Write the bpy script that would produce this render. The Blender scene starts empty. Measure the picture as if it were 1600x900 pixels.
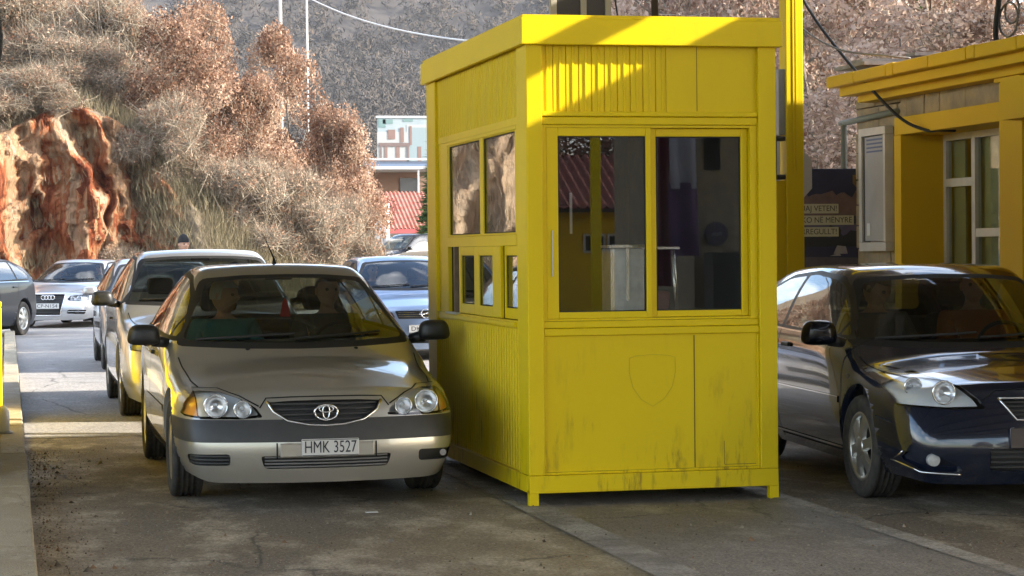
import bpy, bmesh, math, random
import numpy as np
from mathutils import Vector, Matrix, noise as mnoise
from mathutils.bvhtree import BVHTree
R = math.radians
random.seed(7); RNG = np.random.default_rng(11)
SC = bpy.context.scene
COL = SC.collection

# ------------------------------------------------------------------ camera
cam_d = bpy.data.cameras.new('camera'); cam = bpy.data.objects.new('camera', cam_d); COL.objects.link(cam)
PSI, TH, RO = .2232, .0165, -.0097
fw = Vector((math.sin(PSI)*math.cos(TH), math.cos(PSI)*math.cos(TH), -math.sin(TH)))
rt0 = Vector((math.cos(PSI), -math.sin(PSI), 0)); up0 = rt0.cross(fw)
rt = rt0*math.cos(RO)+up0*math.sin(RO); up = up0*math.cos(RO)-rt0*math.sin(RO)
cam.matrix_world = Matrix(((rt.x, up.x, -fw.x, 0), (rt.y, up.y, -fw.y, 0), (rt.z, up.z, -fw.z, 1.5), (0, 0, 0, 1)))
cam_d.sensor_width = 36; cam_d.lens = 3468.3/1600*36; cam_d.clip_start = .1; cam_d.clip_end = 6000
SC.camera = cam

# ------------------------------------------------------------------ sky, sun, exposure
SUN = Vector((1, -.33, .5)).normalized()
SUN_EL = math.asin(SUN.z); SUN_AZ = math.atan2(SUN.x, SUN.y)
W = bpy.data.worlds.new('World'); SC.world = W; W.use_nodes = True
wn, wl = W.node_tree.nodes, W.node_tree.links
sky = wn.new('ShaderNodeTexSky'); sky.sky_type = 'NISHITA'; sky.sun_disc = False
sky.sun_elevation = SUN_EL; sky.sun_rotation = SUN_AZ
sky.air_density = 1.0; sky.dust_density = 1.5; sky.ozone_density = 1.0
bgn = wn['Background']
# thin broken cloud over the blue: brightness from the same sky
tc = wn.new('ShaderNodeTexCoord'); mp = wn.new('ShaderNodeMapping'); mp.inputs['Scale'].default_value = (1.6, 1.6, 4.5)
nz = wn.new('ShaderNodeTexNoise'); nz.inputs['Scale'].default_value = 1.7; nz.inputs['Detail'].default_value = 7; nz.inputs['Roughness'].default_value = .55
rp = wn.new('ShaderNodeValToRGB'); rp.color_ramp.elements[0].position = .47; rp.color_ramp.elements[1].position = .66
mx = wn.new('ShaderNodeMixRGB'); mx.inputs['Color2'].default_value = (7.5, 7.6, 7.8, 1)
wl.new(tc.outputs['Generated'], mp.inputs['Vector']); wl.new(mp.outputs['Vector'], nz.inputs['Vector'])
wl.new(nz.outputs['Fac'], rp.inputs['Fac']); wl.new(rp.outputs['Color'], mx.inputs['Fac'])
wl.new(sky.outputs['Color'], mx.inputs['Color1']); wl.new(mx.outputs['Color'], bgn.inputs['Color'])
bgn.inputs['Strength'].default_value = .15
sl = bpy.data.lights.new('sun', 'SUN'); sl.energy = 3.5; sl.angle = R(.53); sl.color = (1, .93, .82)
so = bpy.data.objects.new('sun', sl); COL.objects.link(so)
so.rotation_euler = (-SUN).to_track_quat('-Z', 'Y').to_euler()
vs = SC.view_settings; vs.view_transform = 'Standard'; vs.look = 'None'; vs.gamma = 1; vs.exposure = 2.15
SC.cycles.max_bounces = 8; SC.cycles.transparent_max_bounces = 16; SC.cycles.glossy_bounces = 4; SC.cycles.diffuse_bounces = 4
SC.cycles.caustics_reflective = False; SC.cycles.caustics_refractive = False; SC.cycles.sample_clamp_indirect = 8

# ------------------------------------------------------------------ materials
MATS = {}
def nt(m): m.use_nodes = True; return m.node_tree.nodes, m.node_tree.links
def mat(name, col, rough=.6, metal=0., coat=0., spec=.5, var=0., vscale=4., bump=0., bscale=30., emit=None, dark=None, coord='Object', flake=0):
    """plain principled; var mixes the colour towards `dark` with noise, bump roughens it"""
    if name in MATS: return MATS[name]
    m = bpy.data.materials.new(name); n, l = nt(m); b = n['Principled BSDF']
    b.inputs['Base Color'].default_value = (*col, 1); b.inputs['Roughness'].default_value = rough
    b.inputs['Metallic'].default_value = metal; b.inputs['Coat Weight'].default_value = coat; b.inputs['Coat Roughness'].default_value = .03
    b.inputs['Specular IOR Level'].default_value = spec
    if var or bump:
        t = n.new('ShaderNodeTexCoord')
    if var:
        z = n.new('ShaderNodeTexNoise'); z.inputs['Scale'].default_value = vscale; z.inputs['Detail'].default_value = 6; z.inputs['Roughness'].default_value = .65
        r = n.new('ShaderNodeValToRGB'); r.color_ramp.elements[0].position = .38; r.color_ramp.elements[1].position = .68
        x = n.new('ShaderNodeMixRGB'); x.inputs['Color1'].default_value = (*col, 1)
        d = dark if dark else tuple(c*(1-var) for c in col); x.inputs['Color2'].default_value = (*d, 1)
        l.new(t.outputs[coord], z.inputs['Vector']); l.new(z.outputs['Fac'], r.inputs['Fac']); l.new(r.outputs['Color'], x.inputs['Fac']); l.new(x.outputs['Color'], b.inputs['Base Color'])
    if bump:
        z2 = n.new('ShaderNodeTexNoise'); z2.inputs['Scale'].default_value = bscale; z2.inputs['Detail'].default_value = 4
        bp = n.new('ShaderNodeBump'); bp.inputs['Strength'].default_value = bump; bp.inputs['Distance'].default_value = .02
        l.new(t.outputs[coord], z2.inputs['Vector']); l.new(z2.outputs['Fac'], bp.inputs['Height']); l.new(bp.outputs['Normal'], b.inputs['Normal'])
    if emit:
        b.inputs['Emission Color'].default_value = (*emit[0], 1); b.inputs['Emission Strength'].default_value = emit[1]
    MATS[name] = m; return m
def glass(name, tint=(.55, .6, .58), ior=1.5, rough=0.):
    """thin pane: tinted see-through plus Fresnel mirror"""
    if name in MATS: return MATS[name]
    m = bpy.data.materials.new(name); n, l = nt(m); n.remove(n['Principled BSDF'])
    o = n['Material Output']; tr = n.new('ShaderNodeBsdfTransparent'); tr.inputs['Color'].default_value = (*tint, 1)
    gl = n.new('ShaderNodeBsdfGlossy'); gl.inputs['Roughness'].default_value = rough; gl.inputs['Color'].default_value = (.95, .97, 1, 1)
    fr = n.new('ShaderNodeFresnel'); g_ = n.new('ShaderNodeNewGeometry'); k_ = n.new('ShaderNodeMapRange')     # same mirror from either side of the thin pane
    k_.inputs['To Min'].default_value = ior; k_.inputs['To Max'].default_value = 1/ior; l.new(g_.outputs['Backfacing'], k_.inputs['Value']); l.new(k_.outputs['Result'], fr.inputs['IOR'])
    mxs = n.new('ShaderNodeMixShader')
    l.new(fr.outputs['Fac'], mxs.inputs['Fac']); l.new(tr.outputs[0], mxs.inputs[1]); l.new(gl.outputs[0], mxs.inputs[2]); l.new(mxs.outputs[0], o.inputs['Surface'])
    MATS[name] = m; return m
def tintmat(name, cols, rough=.8, trans=.0, spec=.2):
    """foliage and such: colour picked per face by the 'tint' attribute through a ramp"""
    if name in MATS: return MATS[name]
    m = bpy.data.materials.new(name); n, l = nt(m); b = n['Principled BSDF']; b.inputs['Roughness'].default_value = rough
    b.inputs['Specular IOR Level'].default_value = spec
    a = n.new('ShaderNodeAttribute'); a.attribute_name = 'tint'; r = n.new('ShaderNodeValToRGB'); e = r.color_ramp.elements
    e[0].position = 0; e[0].color = (*cols[0], 1); e[1].position = 1; e[1].color = (*cols[-1], 1)
    for i, c in enumerate(cols[1:-1]):
        k = e.new((i+1)/(len(cols)-1)); k.color = (*c, 1)
    l.new(a.outputs['Fac'], r.inputs['Fac']); l.new(r.outputs['Color'], b.inputs['Base Color'])
    if trans:
        t = n.new('ShaderNodeBsdfTranslucent'); l.new(r.outputs['Color'], t.inputs['Color']); s = n.new('ShaderNodeMixShader'); s.inputs['Fac'].default_value = trans
        l.new(b.outputs[0], s.inputs[1]); l.new(t.outputs[0], s.inputs[2]); l.new(s.outputs[0], n['Material Output'].inputs['Surface'])
    MATS[name] = m; return m

# ------------------------------------------------------------------ mesh building
class MB:
    def __init__(s): s.bm = bmesh.new()
    def _x(s, vs, M):
        if M is not None: bmesh.ops.transform(s.bm, matrix=M, verts=vs)
    def box(s, x0, x1, y0, y1, z0, z1, bev=0., M=None, mi=0):
        g = bmesh.ops.create_cube(s.bm, size=1); vs = g['verts']
        for v in vs: v.co = Vector(((x0+x1)/2+v.co.x*(x1-x0), (y0+y1)/2+v.co.y*(y1-y0), (z0+z1)/2+v.co.z*(z1-z0)))
        fs = list({f for v in vs for f in v.link_faces})
        for f in fs: f.material_index = mi
        if bev:
            es = list({e for v in vs for e in v.link_edges})
            r = bmesh.ops.bevel(s.bm, geom=es, offset=bev, segments=2, affect='EDGES', profile=.5)
            vs = list({v for f in r['faces'] for v in f.verts} | {v for v in vs if v.is_valid})
            for f in r['faces']: f.material_index = mi
        s._x(vs, M); return s
    def ring(s, pts, r0, r1=None, n=8, cap=True, flat=1., mi=0):
        """tube along a polyline; radius r0..r1"""
        pts = [Vector(p) for p in pts]; N = len(pts); r1 = r0 if r1 is None else r1; rows = []
        ref = Vector((0, 0, 1)); prev = None
        for i, p in enumerate(pts):
            t = (pts[min(i+1, N-1)]-pts[max(i-1, 0)]).normalized()
            if prev is None:
                a = ref.cross(t)
                if a.length < .05: a = Vector((1, 0, 0)).cross(t)
                a.normalize()
            else:
                a = (prev-t*prev.dot(t)).normalized()
            prev = a; b = t.cross(a); rr = r0[i] if isinstance(r0, (list, tuple)) else r0+(r1-r0)*i/max(1, N-1)
            rows.append([s.bm.verts.new(p+(a*math.cos(2*math.pi*k/n)+b*math.sin(2*math.pi*k/n)*flat)*rr) for k in range(n)])
        for i in range(N-1):
            for k in range(n):
                f = s.bm.faces.new((rows[i][k], rows[i][(k+1) % n], rows[i+1][(k+1) % n], rows[i+1][k])); f.material_index = mi; f.smooth = n > 5
        if cap:
            f = s.bm.faces.new(rows[0][::-1]); f.material_index = mi; f = s.bm.faces.new(rows[-1]); f.material_index = mi
        return s
    def cyl(s, p0, p1, r0, r1=None, n=16, mi=0): return s.ring([p0, p1], r0, r1, n, True, 1., mi)
    def prism(s, pts, d, M=None, mi=0):
        """polygon in xy extruded by d along z then placed by M"""
        a = [s.bm.verts.new((p[0], p[1], 0)) for p in pts]; b = [s.bm.verts.new((p[0], p[1], d)) for p in pts]; n = len(a)
        fs = [s.bm.faces.new(a[::-1]), s.bm.faces.new(b)]
        for i in range(n): fs.append(s.bm.faces.new((a[i], a[(i+1) % n], b[(i+1) % n], b[i])))
        for f in fs: f.material_index = mi
        s._x(a+b, M); return s
    def lathe(s, prof, n=32, M=None, mi=0, smooth=True, close=False):
        """profile (r, h) spun about x axis (h along x)"""
        rows = []
        for r, h in prof:
            rows.append([s.bm.verts.new((h, r*math.cos(2*math.pi*k/n), r*math.sin(2*math.pi*k/n))) for k in range(n)])
        for i in range(len(rows)-1):
            for k in range(n):
                f = s.bm.faces.new((rows[i][k], rows[i+1][k], rows[i+1][(k+1) % n], rows[i][(k+1) % n])); f.material_index = mi; f.smooth = smooth
        s._x([v for r_ in rows for v in r_], M); return s
    def poly(s, pts, mi=0):
        f = s.bm.faces.new([s.bm.verts.new(p) for p in pts]); f.material_index = mi; return s
    def grid(s, fn, nu, nv, mi=0, smooth=True):
        V = [[s.bm.verts.new(fn(i/nu, j/nv)) for j in range(nv+1)] for i in range(nu+1)]
        for i in range(nu):
            for j in range(nv):
                f = s.bm.faces.new((V[i][j], V[i+1][j], V[i+1][j+1], V[i][j+1])); f.smooth = smooth; f.material_index = mi
        return s
    def ico(s, c, r, sub=2, sx=1, sy=1, sz=1, mi=0):
        g = bmesh.ops.create_icosphere(s.bm, subdivisions=sub, radius=1)
        for v in g['verts']: v.co = Vector((c[0]+v.co.x*r*sx, c[1]+v.co.y*r*sy, c[2]+v.co.z*r*sz))
        for f in {f for v in g['verts'] for f in v.link_faces}: f.smooth = True; f.material_index = mi
        return s
    def build(s, name, mats, parent=None, recalc=True, **kw):
        if recalc: bmesh.ops.recalc_face_normals(s.bm, faces=s.bm.faces)
        me = bpy.data.meshes.new(name); s.bm.to_mesh(me); s.bm.free()
        return link(name, me, mats, parent, **kw)
def tag(o, label=None, cat=None, group=None, kind=None):
    if label: o['label'] = label
    if cat: o['category'] = cat
    if group: o['group'] = group
    if kind: o['kind'] = kind
    return o
def link(name, me, mats, parent=None, loc=None, rz=None, **kw):
    o = bpy.data.objects.new(name, me); COL.objects.link(o)
    for m in (mats if isinstance(mats, (list, tuple)) else [mats]): me.materials.append(m)
    if parent: o.parent = parent
    if loc: o.location = loc
    if rz: o.rotation_euler = (0, 0, rz)
    return tag(o, **kw)
def thing(name, label, cat, loc=(0, 0, 0), rz=0, group=None):
    o = bpy.data.objects.new(name, None); COL.objects.link(o); o.empty_display_size = .2
    o.location = loc; o.rotation_euler = (0, 0, rz); return tag(o, label, cat, group)
def copy_tree(o, parent=None):
    c = o.copy(); COL.objects.link(c); c.parent = parent
    for ch in list(o.children): copy_tree(ch, c)
    return c
def npmesh(name, verts, faces, tint=None, smooth=False):
    """verts (N,3), faces (M,k) with k=3 or 4; tint per face"""
    me = bpy.data.meshes.new(name); verts = np.asarray(verts, np.float32); faces = np.asarray(faces, np.int32); k = faces.shape[1]
    me.vertices.add(len(verts)); me.vertices.foreach_set('co', verts.ravel())
    me.loops.add(faces.size); me.loops.foreach_set('vertex_index', faces.ravel())
    me.polygons.add(len(faces)); me.polygons.foreach_set('loop_start', np.arange(0, faces.size, k, dtype=np.int32)); me.polygons.foreach_set('loop_total', np.full(len(faces), k, np.int32))
    if tint is not None:
        a = me.attributes.new('tint', 'FLOAT', 'FACE'); a.data.foreach_set('value', np.asarray(tint, np.float32))
    if smooth: me.polygons.foreach_set('use_smooth', np.ones(len(faces), bool))
    me.update(); me.validate(); return me
def text_mesh(s, size, depth=.002, bold=0.):
    """letters as a flat extruded mesh, centred, in the xz plane facing -y"""
    c = bpy.data.curves.new('lettering', 'FONT'); c.body = s; c.size = size; c.extrude = depth; c.offset = bold; c.align_x = 'CENTER'; c.align_y = 'CENTER'
    o = bpy.data.objects.new('lettering', c); COL.objects.link(o)
    bpy.context.view_layer.update()
    me = bpy.data.meshes.new_from_object(o.evaluated_get(bpy.context.evaluated_depsgraph_get())); bpy.data.objects.remove(o); bpy.data.curves.remove(c)
    me.transform(Matrix.Rotation(R(90), 4, 'X')); me.materials.clear(); return me
def rnd(a, b): return random.uniform(a, b)
# ------------------------------------------------------------------ shared materials
def ground_mat(name, base, dirt, light, scale=1., rough=.85, cracks=.7):
    m = bpy.data.materials.new(name); n, l = nt(m); b = n['Principled BSDF']
    t = n.new('ShaderNodeTexCoord'); mpn = n.new('ShaderNodeMapping'); mpn.inputs['Scale'].default_value = (1, .55, 1)
    l.new(t.outputs['Object'], mpn.inputs['Vector'])
    def noise(s, d, r=.6):
        z = n.new('ShaderNodeTexNoise'); z.inputs['Scale'].default_value = s*scale; z.inputs['Detail'].default_value = d; z.inputs['Roughness'].default_value = r
        l.new(mpn.outputs['Vector'], z.inputs['Vector']); return z
    def ramp(z, a, c):
        r = n.new('ShaderNodeValToRGB'); r.color_ramp.elements[0].position = a; r.color_ramp.elements[1].position = c; l.new(z.outputs['Fac'], r.inputs['Fac']); return r
    big = ramp(noise(.55, 6, .62), .42, .62); mid = ramp(noise(2.2, 8, .7), .5, .68); fine = noise(55, 3, .7); spots = ramp(noise(4.2, 6, .78), .56, .70)
    m1 = n.new('ShaderNodeMixRGB'); m1.inputs['Color1'].default_value = (*base, 1); m1.inputs['Color2'].default_value = (*dirt, 1); l.new(big.outputs['Color'], m1.inputs['Fac'])
    m2 = n.new('ShaderNodeMixRGB'); m2.inputs['Color2'].default_value = (*light, 1); l.new(m1.outputs['Color'], m2.inputs['Color1'])
    k = n.new('ShaderNodeMath'); k.operation = 'MULTIPLY'; k.inputs[1].default_value = .92; l.new(mid.outputs['Color'], k.inputs[0]); l.new(k.outputs[0], m2.inputs['Fac'])
    m3 = n.new('ShaderNodeMixRGB'); m3.blend_type = 'MULTIPLY'; m3.inputs['Fac'].default_value = .55; l.new(m2.outputs['Color'], m3.inputs['Color1'])
    fr = ramp(fine, .3, .62); l.new(fr.outputs['Color'], m3.inputs['Color2'])
    m4 = n.new('ShaderNodeMixRGB'); m4.inputs['Color2'].default_value = tuple(c*.45 for c in base)+(1,); l.new(m3.outputs['Color'], m4.inputs['Color1'])
    k2 = n.new('ShaderNodeMath'); k2.operation = 'MULTIPLY'; k2.inputs[1].default_value = .6 if cracks else .1; l.new(spots.outputs['Color'], k2.inputs[0]); l.new(k2.outputs[0], m4.inputs['Fac'])
    vo = n.new('ShaderNodeTexVoronoi'); vo.feature = 'DISTANCE_TO_EDGE'; vo.inputs['Scale'].default_value = .8*scale; wv = n.new('ShaderNodeMixRGB'); wv.inputs['Fac'].default_value = .22; nzw = noise(3, 5); l.new(mpn.outputs['Vector'], wv.inputs['Color1']); l.new(nzw.outputs['Color'], wv.inputs['Color2']); l.new(wv.outputs['Color'], vo.inputs['Vector'])
    cr = n.new('ShaderNodeValToRGB'); cr.color_ramp.elements[0].position = .002; cr.color_ramp.elements[0].color = (1, 1, 1, 1); cr.color_ramp.elements[1].position = .009; cr.color_ramp.elements[1].color = (0, 0, 0, 1); l.new(vo.outputs['Distance'], cr.inputs['Fac'])
    kc = n.new('ShaderNodeMath'); kc.operation = 'MULTIPLY'; l.new(cr.outputs['Color'], kc.inputs[0]); gate = ramp(noise(.9, 3), .48, .56); l.new(gate.outputs['Color'], kc.inputs[1]); kd = n.new('ShaderNodeMath'); kd.operation = 'MULTIPLY'; kd.inputs[1].default_value = cracks; l.new(kc.outputs[0], kd.inputs[0])
    m5 = n.new('ShaderNodeMixRGB'); m5.inputs['Color2'].default_value = (.02, .017, .013, 1); l.new(kd.outputs[0], m5.inputs['Fac']); l.new(m4.outputs['Color'], m5.inputs['Color1'])
    st_ = ramp(noise(95, 2, .8), .66, .72); m6 = n.new('ShaderNodeMixRGB'); m6.inputs['Color2'].default_value = tuple(min(.75, c*1.7) for c in light)+(1,); l.new(st_.outputs['Color'], m6.inputs['Fac']); l.new(m5.outputs['Color'], m6.inputs['Color1']); m4 = m6
    l.new(m4.outputs['Color'], b.inputs['Base Color'])
    rr = n.new('ShaderNodeMapRange'); rr.inputs['To Min'].default_value = rough; rr.inputs['To Max'].default_value = rough-.28; l.new(big.outputs['Color'], rr.inputs['Value']); l.new(rr.outputs['Result'], b.inputs['Roughness'])
    bp = n.new('ShaderNodeBump'); bp.inputs['Strength'].default_value = .55; bp.inputs['Distance'].default_value = .012
    l.new(fine.outputs['Fac'], bp.inputs['Height']); l.new(bp.outputs['Normal'], b.inputs['Normal'])
    return m
def scuff_yellow(name, col=(.79, .59, .0015), amt=1., rough=.42):
    """old glossy yellow paint: faint mottling, vertical dirt runs and scuffs in the lower part"""
    m = bpy.data.materials.new(name); n, l = nt(m); b = n['Principled BSDF']; b.inputs['Roughness'].default_value = rough
    b.inputs['Specular IOR Level'].default_value = .22
    t = n.new('ShaderNodeTexCoord'); g = n.new('ShaderNodeNewGeometry')
    mp1 = n.new('ShaderNodeMapping'); mp1.inputs['Scale'].default_value = (9, 9, 1.6); l.new(t.outputs['Object'], mp1.inputs['Vector'])
    z1 = n.new('ShaderNodeTexNoise'); z1.inputs['Scale'].default_value = 2.2; z1.inputs['Detail'].default_value = 9; z1.inputs['Roughness'].default_value = .72; l.new(mp1.outputs['Vector'], z1.inputs['Vector'])
    r1 = n.new('ShaderNodeValToRGB'); r1.color_ramp.elements[0].position = .51; r1.color_ramp.elements[1].position = .68; l.new(z1.outputs['Fac'], r1.inputs['Fac'])
    # patches where scuffs gather
    z3 = n.new('ShaderNodeTexNoise'); z3.inputs['Scale'].default_value = 2.6; z3.inputs['Detail'].default_value = 2; l.new(t.outputs['Object'], z3.inputs['Vector'])
    r3 = n.new('ShaderNodeValToRGB'); r3.color_ramp.elements[0].position = .45; r3.color_ramp.elements[1].position = .62; l.new(z3.outputs['Fac'], r3.inputs['Fac'])
    s = n.new('ShaderNodeSeparateXYZ'); l.new(t.outputs['Object'], s.inputs[0])
    mr = n.new('ShaderNodeMapRange'); mr.inputs['From Min'].default_value = .05; mr.inputs['From Max'].default_value = .95; mr.inputs['To Min'].default_value = 1; mr.inputs['To Max'].default_value = .06; l.new(s.outputs['Z'], mr.inputs['Value'])
    k = n.new('ShaderNodeMath'); k.operation = 'MULTIPLY'; l.new(r1.outputs['Color'], k.inputs[0]); l.new(mr.outputs['Result'], k.inputs[1])
    k1 = n.new('ShaderNodeMath'); k1.operation = 'MULTIPLY'; l.new(k.outputs[0], k1.inputs[0]); l.new(r3.outputs['Color'], k1.inputs[1])
    k2 = n.new('ShaderNodeMath'); k2.operation = 'MULTIPLY'; k2.inputs[1].default_value = .95*amt; l.new(k1.outputs[0], k2.inputs[0])
    z2 = n.new('ShaderNodeTexNoise'); z2.inputs['Scale'].default_value = 1.3; z2.inputs['Detail'].default_value = 5; l.new(t.outputs['Object'], z2.inputs['Vector'])
    m1 = n.new('ShaderNodeMixRGB'); m1.inputs['Color1'].default_value = (*col, 1); m1.inputs['Color2'].default_value = (col[0]*.86, col[1]*.84, col[2]+.004, 1); l.new(z2.outputs['Fac'], m1.inputs['Fac'])
    m2 = n.new('ShaderNodeMixRGB'); m2.inputs['Color2'].default_value = (.13, .065, .02, 1); l.new(k2.outputs[0], m2.inputs['Fac']); l.new(m1.outputs['Color'], m2.inputs['Color1'])
    l.new(m2.outputs['Color'], b.inputs['Base Color'])
    bp = n.new('ShaderNodeBump'); bp.inputs['Strength'].default_value = .16; bp.inputs['Distance'].default_value = .03; l.new(z2.outputs['Fac'], bp.inputs['Height']); l.new(bp.outputs['Normal'], b.inputs['Normal'])
    MATS[name] = m; return m
YEL = scuff_yellow('booth_yellow'); YELB = scuff_yellow('building_yellow', (.70, .44, .008), .35, .6)
YELP = scuff_yellow('post_yellow', (.74, .55, .005), .3, .4)
ASPH = ground_mat('worn_asphalt', (.225, .185, .135), (.36, .29, .19), (.66, .57, .44))
ASPH2 = ground_mat('dark_asphalt_patch', (.15, .125, .093), (.20, .165, .115), (.27, .235, .18), 1.6)
CONC = ground_mat('median_concrete', (.27, .24, .205), (.18, .158, .13), (.38, .34, .285), 1.3)
PALE = ground_mat('faded_white_line', (.50, .465, .41), (.40, .365, .315), (.58, .54, .48), 1.2, .85, 0.)
KERB = ground_mat('kerb_stone', (.46, .39, .27), (.32, .26, .165), (.54, .47, .34), 2.5)
FROAD = ground_mat('far_road', (.33, .31, .29), (.25, .23, .21), (.42, .40, .37), .7)
BLK = mat('black_rubber', (.012, .012, .012), .7)
BLKP = mat('black_plastic', (.02, .02, .021), .45)
GALV = mat('galvanised_steel', (.62, .62, .63), .4, .35, var=.3, vscale=12)
CHROME = mat('chrome', (.8, .8, .8), .12, 1.)
WHITEP = mat('white_window_frame', (.62, .58, .55), .4, var=.15, vscale=6)
STONE = mat('sandstone', (.40, .30, .18), .9, var=.5, vscale=5, dark=(.24, .20, .15), bump=.5, bscale=20)
GLZ = glass('window_glass', (.86, .88, .86), 1.35); GLD = glass('booth_glass', (.86, .88, .87), 1.58); GLS = glass('booth_side_glass', (.7, .72, .7), 2.0)
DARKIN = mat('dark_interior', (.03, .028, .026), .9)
WOOD = mat('old_wood', (.23, .16, .10), .7, var=.4, vscale=8)
RTILE = mat('red_roof_tile', (.30, .085, .055), .75, var=.45, vscale=3, dark=(.14, .05, .04))
GRYM = mat('grey_metal', (.30, .31, .33), .5, .2, var=.2, vscale=5)
WALLW = mat('white_plaster', (.48, .475, .46), .85, var=.2, vscale=1.2)

def hz(x, y, s, seed=0.): return mnoise.noise(Vector((x*s+seed, y*s-seed, seed*.37)))
def fbm(x, y, z, o=4):
    v = 0; a = 1; f = 1
    for _ in range(o): v += a*mnoise.noise(Vector((x*f, y*f, z*f))); a *= .5; f *= 2.05
    return v
# ------------------------------------------------------------------ ground sheets
def smooth(a, b, x): t = max(0, min(1, (x-a)/(b-a))); return t*t*(3-2*t)
def road_z(x, y): return .55*smooth(58, 95, y)
g = MB()
xs = [-189, -150, -60, -25, -8, -2, 2, 5, 9, 14, 20, 30, 50, 90, 180, 439]; ys = [-59, -45, -15, -5, 0, 6, 12, 20, 32, 46, 58, 64, 70, 77, 84, 90, 96, 120, 180, 400, 714]
V = [[g.bm.verts.new((x, y, road_z(x, y)-.004)) for y in ys] for x in xs]
for i in range(len(xs)-1):
    for j in range(len(ys)-1): g.bm.faces.new((V[i][j], V[i+1][j], V[i+1][j+1], V[i][j+1]))
g.build('ground', ground_mat('dry_ground', (.22, .18, .12), (.17, .15, .09), (.28, .24, .17), .6), kind='structure')
def sheet(name, pts, z, m, kind='structure', nx=1, **kw):
    b = MB(); b.poly([(p[0], p[1], z) for p in pts]); return b.build(name, m, kind=kind, **kw)
sheet('road', [(.05, -30), (9.4, -30), (9.4, 44.5), (.05, 44.5)], .002, ASPH)
rb = MB(); ysr = [44.5, 50, 56, 60, 66, 72, 78, 84, 90, 96, 110]
Vr = [[rb.bm.verts.new((x, y, road_z(0, y)+.003)) for y in ysr] for x in (-40, 0, 12, 40)]
for i in range(3):
    for j in range(len(ysr)-1): rb.bm.faces.new((Vr[i][j], Vr[i+1][j], Vr[i+1][j+1], Vr[i][j+1]))
rb.build('far_road', FROAD, kind='structure')
sheet('far_lane_surface', [(.12, 18.6), (9.35, 18.6), (9.35, 44.5), (.12, 44.5)], .006, FROAD)  # lane behind the booth in the greyer far road material
# median island surface with its faded edge lines
sheet('median', [(2.9, -6), (4.46, -6), (4.46, 20), (2.9, 20)], .010, CONC)
b = MB(); b.poly([(2.87, -6, .014), (3.16, -6, .014), (3.04, 20, .014), (2.86, 20, .014)]); b.poly([(4.33, -6, .014), (4.47, -6, .014), (4.6, 20, .014), (4.48, 20, .014)])
b.build('median_edge_line', PALE, kind='structure')
# the paint is worn through in ragged patches
n, l = PALE.node_tree.nodes, PALE.node_tree.links; zt = n.new('ShaderNodeTexNoise'); zt.inputs['Scale'].default_value = 1.6; zt.inputs['Detail'].default_value = 9; zt.inputs['Roughness'].default_value = .72
tq = n.new('ShaderNodeTexCoord'); l.new(tq.outputs['Object'], zt.inputs['Vector']); rq = n.new('ShaderNodeValToRGB'); rq.color_ramp.elements[0].position = .22; rq.color_ramp.elements[1].position = .62; l.new(zt.outputs['Fac'], rq.inputs['Fac']); l.new(rq.outputs['Color'], n['Principled BSDF'].inputs['Alpha'])
# grit, small stones and leaf scraps gathered on the asphalt
NG = 2600; gx = np.where(RNG.uniform(0, 1, NG) < .45, .13+np.abs(RNG.normal(0, .16, NG)), RNG.uniform(.15, 5.6, NG)); gy = RNG.uniform(8.4, 17.5, NG); gr = RNG.uniform(.003, .009, NG)*(1+(RNG.uniform(0, 1, NG) < .04)*1.3)
tet = np.array([[1, 0, -.2], [-.5, .87, -.2], [-.5, -.87, -.2], [.05, .1, .9]]); gv = tet[None]*gr[:, None, None]*RNG.uniform(.6, 1.4, (NG, 4, 1)); ra = RNG.uniform(0, 6.28, NG); ca, sa = np.cos(ra)[:, None], np.sin(ra)[:, None]
gv = np.stack([gv[:, :, 0]*ca-gv[:, :, 1]*sa+gx[:, None], gv[:, :, 0]*sa+gv[:, :, 1]*ca+gy[:, None], gv[:, :, 2]+.016+gr[:, None]*.1-.010*((gx < 2.86) | (gx > 4.47))[:, None]], 2).reshape(-1, 3)
gi = np.arange(NG)[:, None]*4; gf = np.concatenate([gi+np.array([[0, 1, 3]]), gi+np.array([[1, 2, 3]]), gi+np.array([[2, 0, 3]])])
link('road_grit', npmesh('road_grit', gv, gf, np.tile(RNG.uniform(0, 1, NG), 3)), tintmat('grit_stone', [(.07, .055, .04), (.2, .17, .13), (.42, .38, .31), (.24, .13, .06)], .9), kind='stuff', label='scattered grit and small stones on the asphalt lane', cat='grit')
# kerb at the left: separate stones butted end to end
kb = MB(); y = -1.
while y < 40:
    ln = 1.95 if y < 9 else 2.6; kb.box(-.075+rnd(-.004, .004), .108+rnd(-.006, .004), y, y+ln-.012, -.05, .125+rnd(-.006, .006), .012); y += ln
kb.build('kerb', KERB, kind='structure')
sheet('left_pavement', [(-12, -30), (-.09, -30), (-.09, 40), (-12, 40)], .085, CONC)

# ------------------------------------------------------------------ far forested hill
def hillz(x, y):
    d = y-290-.02*x; y = min(y, 640)
    base = 62*smooth(0, 330, d)+.30*max(0, d-250)
    base *= 1+.22*math.sin(x*.012+1.2)*smooth(80, 400, d)
    base = min(base, 84)
    return base+7*hz(x, y, .012, 3.3)*smooth(30, 200, d)+16*hz(x, y, .0045, 7.7)*smooth(60, 300, d)-1
hb = MB(); nx, ny = 60, 60
hv = [[(-170+i*590/nx, 285+j*415/ny) for j in range(ny+1)] for i in range(nx+1)]
V = [[hb.bm.verts.new((x, y, hillz(x, y))) for (x, y) in c] for c in hv]
for i in range(nx):
    for j in range(ny):
        f = hb.bm.faces.new((V[i][j], V[i+1][j], V[i+1][j+1], V[i][j+1])); f.smooth = True
hb.build('far_hill', mat('hill_soil', (.052, .043, .038), .95, var=.45, vscale=.25, dark=(.032, .027, .025), bump=1., bscale=.5), kind='structure')
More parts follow.
